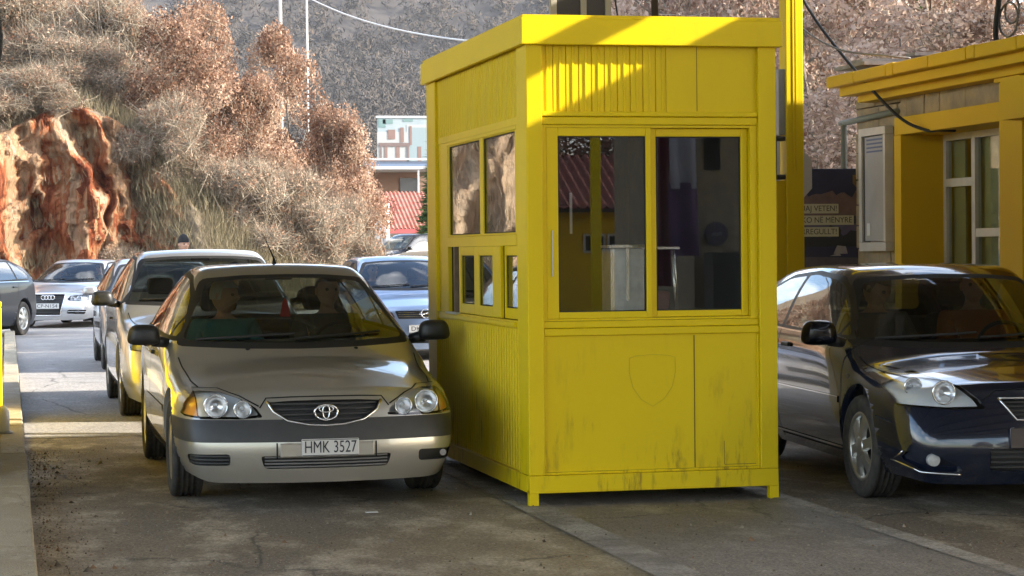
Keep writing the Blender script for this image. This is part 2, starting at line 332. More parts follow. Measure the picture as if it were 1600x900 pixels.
# ------------------------------------------------------------------ vegetation helpers
def spike_cloud(cent, rad, n, length, width, up=.5, rng=RNG):
    """n thin triangles pointing out of a centre: bare twigs; returns verts, faces"""
    d = rng.normal(size=(n, 3)); d[:, 2] = np.abs(d[:, 2])+up*.3; d /= np.linalg.norm(d, axis=1)[:, None]
    base = np.asarray(cent)+d*rad*rng.uniform(.1, .75, (n, 1)); tip = base+(d+np.array([0, 0, up])*.6)*length*rng.uniform(.6, 1.2, (n, 1))
    s = np.cross(d, rng.normal(size=(n, 3))); s /= np.linalg.norm(s, axis=1)[:, None]; s *= width
    v = np.stack([base-s, base+s, tip], 1).reshape(-1, 3); return v, np.arange(3*n).reshape(n, 3)
vs_, ts_ = [], []
cand = []
while len(cand) < 11000:
    y = RNG.uniform(292, 680); ang = RNG.uniform(.07, .50); x = y*math.tan(ang)
    if RNG.uniform() < min(1, (330/y)**1.5): cand.append((x, y))
for x, y in cand:
    h = RNG.uniform(3.6, 6.6); r = h*.42; z = hillz(x, y)
    n_ = 40; d = RNG.normal(size=(n_, 3)); d /= np.linalg.norm(d, axis=1)[:, None]; rr = RNG.uniform(.5, 1.05, (n_, 1)); c = np.array([x, y, z+h*.5])+d*rr*np.array([r*1.15, r*1.15, h*.48])
    q1 = RNG.normal(size=(n_, 3)); q1[:, 2] += .6; q1 /= np.linalg.norm(q1, axis=1)[:, None]; q2 = np.cross(q1, d); q2 /= np.linalg.norm(q2, axis=1)[:, None]; sz = RNG.uniform(.5, 1.0, (n_, 1))
    vs_.append(np.stack([c-q1*sz, c+q2*sz*.42, c+q1*sz*1.1], 1).reshape(-1, 3))
    patch = hz(x, y, .02, 5.)+1.1*hz(x, y, .007, 9.); tone = min(1, max(0, RNG.uniform(.12, .55)+.4*patch+(.35 if RNG.uniform() < .06 else 0))); ts_.append(np.clip(tone+RNG.normal(0, .12, n_), 0, 1))
v = np.concatenate(vs_); me = npmesh('hill_forest', v, np.arange(len(v)).reshape(-1, 3), np.concatenate(ts_))
link('hill_forest', me, tintmat('bare_forest', [(.044, .036, .030), (.062, .051, .042), (.084, .067, .052), (.14, .095, .064)], .95), kind='stuff')
tag(bpy.data.objects['hill_forest'], 'grey brown leafless forest covering the far hillside', 'forest')

def leaf_cloud(blobs, n, size, tone=(0, 1), flat=1., hang=0., rng=RNG):
    """leaf quads scattered in blobs (cx,cy,cz,rx,ry,rz,tone); denser near the shell"""
    w = np.array([b[3]*b[4]*b[5] for b in blobs])**.72; w /= w.sum(); idx = rng.choice(len(blobs), n, p=w); B = np.array([b[:6] for b in blobs])[idx]; T = np.array([b[6] for b in blobs])[idx]
    d = rng.normal(size=(n, 3)); d /= np.linalg.norm(d, axis=1)[:, None]; rr = rng.uniform(.25, 1., (n, 1))**.55*(1+rng.normal(0, .09, (n, 1)))
    c = B[:, :3]+d*rr*B[:, 3:6]
    a = rng.normal(size=(n, 3)); a[:, 2] -= hang; a /= np.linalg.norm(a, axis=1)[:, None]; bb = np.cross(a, rng.normal(size=(n, 3))); bb /= np.linalg.norm(bb, axis=1)[:, None]
    s = size*rng.uniform(.55, 1.35, (n, 1)); a = a*s; bb = bb*s*.62
    v = np.stack([c-a, c-bb*.9+a*.1, c+a, c+bb], 1).reshape(-1, 3)
    t = np.clip(T+rng.normal(0, .13, n), 0, 1); return v, np.arange(4*n).reshape(n, 4), t
def twig_cloud(blobs, n, length, width, up=.6, rng=RNG):
    """thin long quads: bare twigs and dry stalks filling the same blobs"""
    w = np.array([b[3]*b[4]*b[5] for b in blobs])**.72; w /= w.sum(); idx = rng.choice(len(blobs), n, p=w); B = np.array([b[:6] for b in blobs])[idx]
    d = rng.normal(size=(n, 3)); d /= np.linalg.norm(d, axis=1)[:, None]; c = B[:, :3]+d*B[:, 3:6]*rng.uniform(.1, .95, (n, 1))
    a = d*.8+rng.normal(0, .5, (n, 3)); a[:, 2] += up; a /= np.linalg.norm(a, axis=1)[:, None]; s = np.cross(a, rng.normal(size=(n, 3))); s /= np.linalg.norm(s, axis=1)[:, None]
    L = length*rng.uniform(.5, 1.4, (n, 1)); s = s*width; t0 = c-a*L*.5; t1 = c+a*L*.5; bend = rng.normal(0, .12, (n, 3))*L; m_ = c+bend
    v = np.stack([t0-s, t0+s, m_+s*.8, m_-s*.8, t1], 1)
    f4 = None
    q = np.arange(n)*5
    tri = np.concatenate([np.stack([q, q+1, q+2], 1), np.stack([q, q+2, q+3], 1), np.stack([q+3, q+2, q+4], 1)])
    return v.reshape(-1, 3), tri, np.tile(rng.uniform(0, 1, n), 3)
LEAFM = tintmat('dry_oak_leaves', [(.07, .034, .020), (.155, .077, .045), (.28, .155, .097), (.42, .27, .18), (.56, .42, .31)], .6, .45, .4)
TWIGM = tintmat('bare_twigs', [(.11, .09, .068), (.205, .17, .125), (.30, .25, .185), (.40, .34, .26)], .9)
BARK = mat('tree_bark', (.22, .18, .14), .95, var=.5, vscale=6, bump=.6, bscale=14)
BEECHM = tintmat('beech_leaves', [(.11, .062, .045), (.21, .125, .09), (.33, .22, .165), (.46, .34, .27), (.58, .46, .38)], .5, .45, .5)
GLEAF = tintmat('green_leaves', [(.03, .06, .02), (.06, .11, .03), (.11, .16, .05)], .7, .2)
def crown_blobs(rng, h, r, n, base=.12, tone=(.3, .8)):
    out = []
    for _ in range(n):
        z = rng.uniform(base, .95); prof = math.sin(min(1, (z*.82+.2))*math.pi*.97)**.75; a = rng.uniform(0, 2*math.pi); q = rng.uniform(.1, 1)**.5*r*prof*.85
        s = r*rng.uniform(.15, .31); out.append((q*math.cos(a), q*math.sin(a), z*h, s, s, s*rng.uniform(.8, 1.25), rng.uniform(*tone)))
    return out
def limbs(mb, rng, h, r, n=16, tr=.085, lean=.1):
    top = Vector((rng.uniform(-lean, lean)*h, rng.uniform(-lean, lean)*h, h*.9)); base = Vector((0, 0, -.4))
    pts = [base.lerp(top, t)+Vector((rng.normal(0, .03)*h*.3, rng.normal(0, .03)*h*.3, 0))*(t > 0) for t in (0, .2, .4, .6, .8, 1)]
    mb.ring(pts, [tr*(1-.85*i/5) for i in range(6)], n=7)
    for k in range(n):
        t = rng.uniform(.15, .85); p = base.lerp(top, t); a = rng.uniform(0, 2*math.pi); L = r*rng.uniform(.6, 1.05)*(1.15-t*.5)
        e = p+Vector((math.cos(a)*L, math.sin(a)*L, L*rng.uniform(.4, 1.1))); m_ = p.lerp(e, .5)+Vector((0, 0, -.08*L)); mb.ring([p, m_, e], [tr*(.5-.3*t), tr*(.3-.15*t), tr*.06], n=5)
def make_tree_meshes(seed, h, r, nl, size, tone, ntw, hang=.2, twl=.7, nb=26, base=.1, tww=.006, leafm=None):
    rng = np.random.default_rng(seed); bl = crown_blobs(rng, h, r, nb, base, tone)
    v, f, t = leaf_cloud(bl, nl, size, hang=hang, rng=rng); cm = npmesh('crown', v, f, t); cm.materials.append(leafm or LEAFM)
    tv, tf, tt = twig_cloud(bl, ntw, twl, tww, .7, rng); tm = npmesh('twigs', tv, tf, tt); tm.materials.append(TWIGM)
    mb = MB(); limbs(mb, rng, h, r); bmesh.ops.recalc_face_normals(mb.bm, faces=mb.bm.faces); trm = bpy.data.meshes.new('trunk'); mb.bm.to_mesh(trm); mb.bm.free(); trm.materials.append(BARK)
    return cm, tm, trm
def place_tree(name, meshes, loc, rz, sc, label, cat, group):
    t = thing(name, label, cat, loc, rz, group); t.scale = sc
    for nm, me in zip(('crown', 'twigs', 'trunk'), meshes):
        if me is None: continue
        o = bpy.data.objects.new(nm, me); COL.objects.link(o); o.parent = t
    return t
# the air: a closed box of thin even haze round everything
hzb = MB(); hzb.box(-190, 440, -60, 715, -1.2, 104); hzo = hzb.build('haze', [])
hm = bpy.data.materials.new('haze_air'); n, l = nt(hm); n.remove(n['Principled BSDF']); pv = n.new('ShaderNodeVolumePrincipled'); pv.inputs['Color'].default_value = (.80, .86, .95, 1); pv.inputs['Density'].default_value = .00012; pv.inputs['Anisotropy'].default_value = .2
l.new(pv.outputs[0], n['Material Output'].inputs['Volume']); hzo.data.materials.append(hm); tag(hzo, 'thin bluish haze hanging between the lanes and the far hill', 'haze', kind='stuff')
SC.cycles.volume_bounces = 0
# ------------------------------------------------------------------ left hillside: rock cut below, scrub and dry oaks above
def hill_front(x): return 57.5+1.2*math.sin(x*.7)+.5*math.sin(x*1.9+1)+(0 if x < 6 else (x-6)*1.6)-.85*max(0, -1.5-x)*(1-smooth(8, 18, -x)*.4)  # unseen left part bends to face the sun, brightening its mirror image
def cliff_pt(u, v):
    """u along x, v up the slope"""
    x = -34+u*46.5; yb = hill_front(x); rock = 1-smooth(3.4, 6.2, x)
    if v < .38:                                   # the steep rock cut (a gentler bank further right)
        t = v/.38; z = .4+t*(4.3*rock+1.5*(1-rock))*(1+.16*math.sin(x*.9)); y = yb+t*(1.3*rock+3.0*(1-rock))
        ridge = 1-abs(mnoise.noise(Vector((x*.9+.4*z, z*.28, 2.))))*2.2
        a = .45*fbm(x*.75, z*.4, 9.1, 3)+.55*(ridge-.4)+.42*(1-2.2*abs(mnoise.noise(Vector((x*2.1, z*.95+.5*x, 3.)))))+.24*(1-2*abs(mnoise.noise(Vector((x*4.6+z, z*2.6, 8.)))))+.12*mnoise.noise(Vector((x*11, z*7, 1.))); y -= rock*a*(.95 if x > -2 else .5)*min(1, t*4+.25); x += rock*.35*fbm(x*.6, z*.6, 4.4, 3); z += rock*.18*fbm(x*1.3, z*1.3, 6.6, 3)*min(1, t*5)*(1-t)
    else:
        t = (v-.38)/.62; z0 = .4+(4.3*rock+1.5*(1-rock))*(1+.16*math.sin(x*.9)); z = z0+t*30*(.17+.83*(1-smooth(-7, 3.2, x))); y = yb+1.3*rock+3*(1-rock)+t*52
        z += .5*hz(x, y, .35, 2.)*min(1, t*8)
    ed = 1-smooth(9.0, 12.4, x); z = z*ed-(1-ed)*.3
    return (x, y, z)
rockm = bpy.data.materials.new('red_rock'); n, l = nt(rockm); bs = n['Principled BSDF']; bs.inputs['Roughness'].default_value = .9; bs.inputs['Specular IOR Level'].default_value = .2
t_ = n.new('ShaderNodeTexCoord'); m_ = n.new('ShaderNodeMapping'); m_.inputs['Scale'].default_value = (2.0, 1.4, .42); l.new(t_.outputs['Object'], m_.inputs['Vector'])
z_ = n.new('ShaderNodeTexNoise'); z_.inputs['Scale'].default_value = .85; z_.inputs['Detail'].default_value = 9; z_.inputs['Roughness'].default_value = .66; z_.inputs['Distortion'].default_value = .15; l.new(m_.outputs['Vector'], z_.inputs['Vector'])
r_ = n.new('ShaderNodeValToRGB'); e = r_.color_ramp.elements; e[0].position = .33; e[0].color = (.13, .033, .013, 1); e[1].position = .68; e[1].color = (.48, .36, .25, 1)
for p_, c_ in ((.40, (.27, .075, .03)), (.46, (.36, .14, .06)), (.51, (.42, .25, .14)), (.55, (.42, .27, .16)), (.60, (.36, .20, .11))):
    k = e.new(p_); k.color = (*c_, 1)
vc_ = n.new('ShaderNodeTexVoronoi'); vc_.inputs['Scale'].default_value = 1.7; l.new(m_.outputs['Vector'], vc_.inputs['Vector']); sc_ = n.new('ShaderNodeSeparateXYZ'); l.new(vc_.outputs['Color'], sc_.inputs[0])
ma_ = n.new('ShaderNodeMath'); ma_.operation = 'MULTIPLY_ADD'; ma_.inputs[1].default_value = .20; l.new(sc_.outputs['X'], ma_.inputs[0]); mb_ = n.new('ShaderNodeMath'); mb_.operation = 'SUBTRACT'; mb_.inputs[1].default_value = .11; l.new(z_.outputs['Fac'], mb_.inputs[0]); l.new(mb_.outputs[0], ma_.inputs[2]); l.new(ma_.outputs[0], r_.inputs['Fac'])
sx_ = n.new('ShaderNodeSeparateXYZ'); l.new(t_.outputs['Object'], sx_.inputs[0]); mr_ = n.new('ShaderNodeMapRange'); mr_.inputs['From Min'].default_value = -1.5; mr_.inputs['From Max'].default_value = -5; mr_.inputs['To Max'].default_value = .7; l.new(sx_.outputs['X'], mr_.inputs['Value'])
mm_ = n.new('ShaderNodeMixRGB'); mm_.inputs['Color2'].default_value = (.62, .46, .30, 1); l.new(mr_.outputs['Result'], mm_.inputs['Fac']); l.new(r_.outputs['Color'], mm_.inputs['Color1']); l.new(mm_.outputs['Color'], bs.inputs['Base Color'])  # brighter tan put into the colour left of frame, for window reflections
v2_ = n.new('ShaderNodeTexVoronoi'); v2_.inputs['Scale'].default_value = 2.2; l.new(m_.outputs['Vector'], v2_.inputs['Vector']); bq_ = n.new('ShaderNodeBump'); bq_.inputs['Strength'].default_value = 1.; bq_.inputs['Distance'].default_value = .6; l.new(v2_.outputs['Distance'], bq_.inputs['Height'])
z2_ = n.new('ShaderNodeTexNoise'); z2_.inputs['Scale'].default_value = 4; z2_.inputs['Detail'].default_value = 8; z2_.inputs['Roughness'].default_value = .7; l.new(m_.outputs['Vector'], z2_.inputs['Vector'])
bp_ = n.new('ShaderNodeBump'); bp_.inputs['Strength'].default_value = 1.; bp_.inputs['Distance'].default_value = .22; l.new(z2_.outputs['Fac'], bp_.inputs['Height']); l.new(bq_.outputs['Normal'], bp_.inputs['Normal']); l.new(bp_.outputs['Normal'], bs.inputs['Normal'])
scrubm = mat('scrub_soil', (.15, .115, .075), .95, var=.5, vscale=1.6, dark=(.08, .06, .04), bump=.8, bscale=3)
cb = MB(); nu, nv = 420, 120
def vmap(j): t = j/nv; return .38*(t/.62) if t < .62 else .38+.62*((t-.62)/.38)
V = [[cb.bm.verts.new(cliff_pt(i/nu, vmap(j))) for j in range(nv+1)] for i in range(nu+1)]
for i in range(nu):
    for j in range(nv):
        f = cb.bm.faces.new((V[i][j], V[i+1][j], V[i+1][j+1], V[i][j+1])); f.smooth = True
        x = -34+i/nu*46.5; f.material_index = 0 if (vmap(j) < .385+.03*hz(x, j*.3, 1.1) and x < 4.5+.8*hz(j*.05, x*.4, .9, 2.)) else 1
cb.build('hillside', [rockm, scrubm], kind='structure')
def ground_at(x, y):
    """height of the left hillside above (x, y)"""
    yb = hill_front(x); rock = 1-smooth(3.4, 6.2, x); z0 = .4+(4.3*rock+1.5*(1-rock))*(1+.16*math.sin(x*.9)); w = 1.3*rock+3*(1-rock)
    ed = 1-smooth(9.0, 12.4, x)
    if y < yb: return 0
    if y < yb+w: return (.4+(y-yb)/w*(z0-.4))*ed
    return (z0+(y-yb-w)/52*30*(.17+.83*(1-smooth(-7, 3.2, x))))*ed
# dry grass and scrub as ground cover on the bank (uncountable)
def cover(name, pts, n_per, L, wd, label, cat, mt, up=1.1, tint=None):
    P_ = np.array(pts); n_ = len(P_)*n_per; c = np.repeat(P_, n_per, 0)+RNG.normal(0, .28, (n_, 3))*np.array([1, 1, .12])
    a = RNG.normal(0, .42, (n_, 3)); a[:, 2] = up; a /= np.linalg.norm(a, axis=1)[:, None]; s = np.cross(a, RNG.normal(size=(n_, 3))); s /= np.linalg.norm(s, axis=1)[:, None]; LL = L*RNG.uniform(.4, 1.3, (n_, 1)); s *= wd
    v = np.stack([c-s, c+s, c+a*LL], 1).reshape(-1, 3); me = npmesh(name, v, np.arange(3*n_).reshape(-1, 3), RNG.uniform(0, 1, n_))
    return link(name, me, mt, kind='stuff', label=label, cat=cat)
GRASS = tintmat('dry_grass', [(.10, .08, .05), (.17, .14, .085), (.25, .21, .135), (.13, .12, .065)], .9, .2)
pts = []
for _ in range(3400):
    x = RNG.uniform(-9, 11.5); y = hill_front(x)+RNG.uniform(-.6, 26)**1.0; pts.append((x, y, ground_at(x, y)))
for _ in range(900):
    x = RNG.uniform(-9, 10.5); y = hill_front(x)+RNG.uniform(-1.4, .5); pts.append((x, y, .1+ground_at(x, y)*.6))
for _ in range(1500):
    x = RNG.uniform(3.2, 8.5); y = hill_front(x)+RNG.uniform(-.3, 4.5); pts.append((x, y, ground_at(x, y)))
cover('dry_grass', pts, 40, .5, .008, 'tangle of straw coloured dry grass over the hillside bank', 'grass', GRASS)

OAK = [make_tree_meshes(s, 6.6, 2.5, 20000, .060, tn, 1500, .2, 1.1, 70) for s, tn in ((1, (.1, .8)), (2, (.3, 1.)), (3, (.15, .9)))]
SCRUB = [make_tree_meshes(s, 3.6, 2.1, 6500, .05, (.3, .95), 8000, .2, 1.15, 46, .02, .006) for s in (4, 5)]
# (px-derived) x, y, height scale, radius scale, kind, label
LT = [(.6, 66, .95, 1.2, 'S0', 'grey olive leafless bush at the top of the red rock, far left'), (-2.2, 68, 1.0, 1.2, 'O1', 'pale dry leaved oak above the rock at the left edge'),
      (2.75, 64, 1.05, 1.0, 'S1', 'tall tangled grey scrub between the red rock and the brown oaks'), (.7, 71.5, .66, .95, 'O1', 'pale brown oak high on the slope at the upper left'),
      (4.55, 61.2, .74, .78, 'O0', 'russet brown oak rising just right of the red rock'), (5.55, 64.5, .98, .72, 'O0', 'tallest russet oak with a pointed top in front of the far hill'),
      (6.75, 62.5, .72, .62, 'O2', 'dense rusty oak in the middle of the leafy bank'), (8.0, 65.5, .92, .72, 'O1', 'pale pink brown oak behind the left lamp pole'),
      (9.5, 64.4, .78, .62, 'O2', 'low rusty oak at the right end of the leafy bank'), (6.0, 59.6, .7, .85, 'S0', 'grey green scrub bush at the foot of the russet oaks'),
      (7.6, 61.0, .75, .85, 'S1', 'pale olive scrub bush below the pale oak'), (8.9, 61.9, .75, .75, 'S0', 'straw coloured scrub at the right foot of the leafy bank'),
      (4.1, 59.6, .62, .75, 'S1', 'spiky leafless shrub hanging over the right part of the red rock'), (.4, 60.2, .5, .85, 'S1', 'thin grey shrub on the lip of the red rock'), (-.9, 59.8, .42, .7, 'S0', 'brown bush hanging over the rock at the left edge of the picture'), (2.9, 58.6, .45, .5, 'S0', 'twiggy bush hanging down the right side of the red rock'), (1.9, 62.4, .55, .8, 'S0', 'olive shrub on the lip of the rock, nearest the tangled scrub'),
      (10.35, 74, .62, .5, 'O2', 'small rusty oak furthest right beside the white column'), (3.6, 70, .62, .8, 'O2', 'dull oak half hidden behind the tangled grey scrub'), (-4.5, 71, 1.2, 1.2, 'O2', 'oak on the slope left of the frame'), (-7, 66, 1., 1.2, 'S0', 'bush on the rock left of the frame')]
for i, (x, y, hs, rs, kd, lb) in enumerate(LT):
    ms = (OAK if kd[0] == 'O' else SCRUB)[int(kd[1])]; oak = kd[0] == 'O'
    place_tree('oak_tree' if oak else 'scrub_bush', ms, (x, y, max(.1, ground_at(x, y)-.25)), rnd(0, 6.28), (rs, rs, hs), lb, 'tree' if oak else 'bush', 'dry leaved oaks on the left bank' if oak else 'leafless bushes on the left bank')

# ------------------------------------------------------------------ wooded slope behind the right hand building
def rz_(x, y): return min(3.4, max(0, .2*(x*.45+y-33)))*smooth(7.5, 12, x-.25*(y-28))*(1-smooth(21, 27, x))*(1-smooth(44, 52, y))+.3*hz(x, y, .3, 1.)
rb = MB(); nx, ny = 50, 40
V = [[rb.bm.verts.new((8+i*22/nx, 24.5+j*30/ny, rz_(8+i*22/nx, 24.5+j*30/ny)-.06)) for j in range(ny+1)] for i in range(nx+1)]
for i in range(nx):
    for j in range(ny): rb.bm.faces.new((V[i][j], V[i+1][j], V[i+1][j+1], V[i][j+1])).smooth = True
rb.build('wooded_slope', scrubm, kind='structure')
BEECH = [make_tree_meshes(s, 7.2, 1.9, 11000, .055, tn, 1100, 1.1, 1.0, 70, .06, .006, BEECHM) for s, tn in ((21, (.35, .85)), (22, (.5, 1.)), (23, (.3, .8)))]
RT = [(12.0, 32.5, 'young beech with hanging brown leaves just right of the yellow post'), (13.6, 33.5, 'brown leaved beech above the roof end of the yellow building'), (15.3, 34.5, 'brown leaved beech over the middle of the yellow roof'),
      (10.9, 35.5, 'brown leaved beech behind the top of the yellow post'), (12.9, 37, 'darker beech behind the first row of the slope'),
      (14.9, 37.5, 'tall beech high on the slope behind the yellow roof'), (17.2, 38.5, 'tall beech at the upper right of the slope'), (11.6, 41, 'beech seen just over the booth roof'),
      (16.2, 43, 'far beech at the crest of the slope'), (13.9, 43.5, 'far beech in the middle of the crest'), (12.9, 30.2, 'low beech sapling behind the dark poster board'), (14.3, 30.4, 'low beech sapling behind the white notice cabinet')]
for i, (x, y, lb) in enumerate(RT):
    s = .62 if y < 31 else rnd(.92, 1.15)
    place_tree('beech_tree', BEECH[i % 3], (x, y, max(0, rz_(x, y))-.1), rnd(0, 6.28), (rnd(.9, 1.15), rnd(.9, 1.15), s), lb, 'tree', 'beeches with brown leaves behind the yellow building')
pts = []
for _ in range(1500):
    x = RNG.uniform(9.5, 22); y = RNG.uniform(26, 46); pts.append((x, y, max(0, rz_(x, y))))
cover('leaf_litter', pts, 26, .5, .012, 'dry grass and twigs on the slope under the beeches', 'undergrowth', GRASS)
# conifer by the far house and another on the right skyline
def conifer(loc, h, r, label):
    rng = np.random.default_rng(int(h*100)); vs_, ts = [], []
    for k in range(int(h*11)):
        z = h*(.06+.94*k/(h*11)); rad = r*(1-z/h)**.8*rng.uniform(.75, 1.1)+.1
        for a in rng.uniform(0, 6.28, 9):
            n_ = 26; t = rng.uniform(.1, 1, n_); c = np.stack([np.cos(a)*t*rad, np.sin(a)*t*rad, z-.22*t*rad+rng.normal(0, .05, n_)], 1)
            d = np.stack([np.cos(a)+rng.normal(0, .6, n_), np.sin(a)+rng.normal(0, .6, n_), rng.normal(-.1, .4, n_)], 1); s = np.cross(d, rng.normal(size=(n_, 3))); s /= np.linalg.norm(s, axis=1)[:, None]
            vs_.append(np.stack([c-s*.03, c+s*.03, c+d*.22], 1).reshape(-1, 3)); ts.append(rng.uniform(0, 1, n_))
    v = np.concatenate(vs_); me = npmesh('crown', v, np.arange(len(v)).reshape(-1, 3), np.concatenate(ts)); me.materials.append(GLEAF)
    mb = MB(); mb.ring([(0, 0, -.3), (0, 0, h*.95)], h*.022, .01, n=8); bmesh.ops.recalc_face_normals(mb.bm, faces=mb.bm.faces); tm = bpy.data.meshes.new('trunk'); mb.bm.to_mesh(tm); mb.bm.free(); tm.materials.append(BARK)
    t = thing('conifer_tree', label, 'tree', loc)
    for nm, m in (('crown', me), ('trunk', tm)):
        o = bpy.data.objects.new(nm, m); COL.objects.link(o); o.parent = t
conifer((16.75, 86, .4), 5.9, 1.25, 'dark green conifer beside the red roofed house')
conifer((19.3, 47, 6.2), 5.2, 1.7, 'green conifer among brown beeches at the top right')

# ------------------------------------------------------------------ the yellow booth
BX, BY = 2.948, 12.575
booth = thing('border_booth', 'tall bright yellow metal control booth with sliding windows between the two car lanes', 'booth', (BX, BY, 0))
BW, BD, BH = 1.531, 3.14, 2.854
def part(mb, name, m, parent=booth, **kw): return mb.build(name, m, parent, **kw)
for x in (0, BW-.055):
    for y in (0, BD-.055): b = MB(); b.box(x, x+.055, y, y+.055, 0.0, .1); part(b, 'foot', YEL)
b = MB(); b.box(0, BW, -.002, .06, .085, .188, .004); b.box(0, BW, BD-.06, BD, .085, .188, .004); b.box(-.002, .06, .06, BD-.06, .085, .186, .004); b.box(BW-.06, BW, .06, BD-.06, .085, .186, .004); b.box(.06, BW-.06, .06, BD-.06, .09, .15)
part(b, 'base_frame', YEL)
for nm, (x0, x1, y0, y1) in {'a': (0, .097, 0, .255), 'b': (BW-.11, BW, 0, .2), 'c': (0, .1, BD-.31, BD), 'd': (BW-.1, BW, BD-.31, BD)}.items():
    b = MB(); b.box(x0, x1, y0, y1, .189, 2.702, .006); part(b, 'corner_post', YEL)
b = MB(); o_ = .034
b.box(-o_, BW+o_, -o_, 0, 2.70, BH, .006); b.box(-o_, BW+o_, BD, BD+o_, 2.70, BH, .006); b.box(-o_, 0, .001, BD-.001, 2.701, BH-.001, .006); b.box(BW, BW+o_, .001, BD-.001, 2.701, BH-.001, .006)
part(b, 'fascia', YEL)
b = MB(); b.box(-.02, BW+.02, -.02, BD+.02, BH+.001, BH+.02); b.box(.06, BW-.06, .06, BD-.06, 2.704, 2.74); part(b, 'roof', YEL)
FY = .032                                                   # front panels sit this far behind the corner posts
b = MB(); b.box(.098, BW-.111, FY, FY+.03, .205, 1.0); part(b, 'front_lower_panel', YEL)
b = MB()
for (x0, x1, z0, z1) in ((.098, 1.42, .189, .204), (.098, .113, .205, .995), (1.408, 1.42, .205, .995)): b.box(x0, x1, FY-.016, FY+.005, z0, z1, .004)
b.box(.098, 1.42, FY-.02, FY+.02, 1.001, 1.045, .006); b.box(.098, 1.42, FY-.012, FY+.02, 1.047, 1.087, .006)
part(b, 'panel_moulding', YEL)
b = MB(); b.box(1.016, 1.021, FY-.0025, FY+.004, .206, .993); b.box(1.20, 1.203, FY-.0015, FY+.003, .22, .36); b.box(1.203, 1.40, FY-.0015, FY+.003, .217, .22)
part(b, 'panel_joint', mat('dark_joint', (.10, .065, .01), .8))  # dark brown strips along the panel joints
# faint painted-over shield on the lower panel
sh = [(-.14, .135), (-.1, .148), (0, .155), (.1, .148), (.14, .135), (.142, .05), (.12, -.04), (.07, -.11), (0, -.152), (-.07, -.11), (-.12, -.04), (-.142, .05), (-.14, .135)]
b = MB(); b.ring([(.76+.0+x, FY-.001, .728+z) for x, z in sh], .0011, n=5, cap=False); part(b, 'shield_outline', mat('grimy_edge', (.40, .30, .006), .7))
# upper front panel: vertical grooves and ribs
def ribbed(x0, x1, z0, z1, y, pitch=.078, plane='x', side=1):
    """profile: flat, small proud rib, flat, narrow groove; runs along x (front) or y (side)"""
    prof = []; x = x0
    while x < x1-.02:
        for dx, dy in ((0, 0), (.030, 0), (.034, -.006), (.042, -.006), (.046, 0), (.070, 0), (.0725, .008), (.0755, .008), (.078, 0)):
            if x+dx*pitch/.078 <= x1: prof.append((x+dx*pitch/.078, dy))
        x += pitch
    prof.append((x1, 0)); mb = MB(); vs0 = []
    for (u, d) in prof:
        p = (u, y+d) if plane == 'x' else (y+d, u); vs0.append((mb.bm.verts.new((*p, z0)), mb.bm.verts.new((*p, z1))))
    for k in range(len(vs0)-1): mb.bm.faces.new((vs0[k][0], vs0[k+1][0], vs0[k+1][1], vs0[k][1]))
    return mb
mb = ribbed(.098, .86, 2.315, 2.702, FY+.008); part(mb, 'front_ribbed_panel', YEL)
b = MB(); b.box(.861, 1.42, FY+.002, FY+.03, 2.315, 2.702); part(b, 'front_upper_panel', YEL)
b = MB(); b.box(1.048, 1.051, FY, FY+.004, 2.32, 2.70); part(b, 'panel_joint', MATS['dark_joint'])
b = MB(); b.box(.098, 1.42, FY-.022, FY+.03, 2.286, 2.314, .006); b.box(.098, 1.42, FY-.012, FY+.03, 2.238, 2.284, .006); part(b, 'transom', YEL)
# front sliding window: fixed outer frame and two sashes
b = MB(); b.box(.099, .124, FY-.004, FY+.07, 1.088, 2.237, .003); b.box(1.375, 1.42, FY-.004, FY+.07, 1.088, 2.237, .003); b.box(.125, 1.374, FY+.0, FY+.07, 2.222, 2.236); b.box(.125, 1.374, FY+.0, FY+.07, 1.089, 1.10)
part(b, 'front_window_frame', YEL)
def sash(x0, x1, z0, z1, gx0, gx1, gz0, gz1, y, d=.03, ax='x'):
    def bx(m, a0, a1, c0, c1):
        if ax == 'x': m.box(a0, a1, y, y+d, c0, c1, .004)
        else: m.box(y, y+d, a0, a1, c0, c1, .004)
    m = MB(); bx(m, x0, gx0, z0, z1); bx(m, gx1, x1, z0, z1); bx(m, gx0+.0005, gx1-.0005, z0, gz0); bx(m, gx0+.0005, gx1-.0005, gz1, z1)
    f = part(m, 'window_sash', YEL)
    m = MB()
    if ax == 'x': m.box(gx0-.003, gx1+.003, y+.014, y+.018, gz0-.003, gz1+.003)
    else: m.box(y+.014, y+.018, gx0-.003, gx1+.003, gz0-.003, gz1+.003)
    part(m, 'pane', GLD if ax == 'x' else GLS, f)
    m = MB(); w = .007
    for (a0, a1, c0, c1) in ((gx0, gx0+w, gz0, gz1), (gx1-w, gx1, gz0, gz1), (gx0+w, gx1-w, gz0, gz0+w), (gx0+w, gx1-w, gz1-w, gz1)):
        if ax == 'x': m.box(a0, a1, y+.010, y+.0135, c0, c1)
        else: m.box(y+.010, y+.0135, a0, a1, c0, c1)
    part(m, 'gasket', BLK, f); return f
sash(.126, .765, 1.101, 2.221, .197, .731, 1.140, 2.172, FY+.004)
sash(.742, 1.373, 1.102, 2.220, .803, 1.331, 1.140, 2.172, FY+.037, .028)
b = MB(); b.box(.155, .162, FY-.006, FY+.0035, 1.35, 1.62); part(b, 'worn_paint_patch', mat('worn_white', (.6, .58, .5), .5))  # thin strip standing for worn white paint on the sash
b = MB(); b.box(.27, .286, FY+.023, FY+.0245, 1.60, 1.84); part(b, 'paper_strip', mat('grey_paper', (.30, .29, .28), .8))
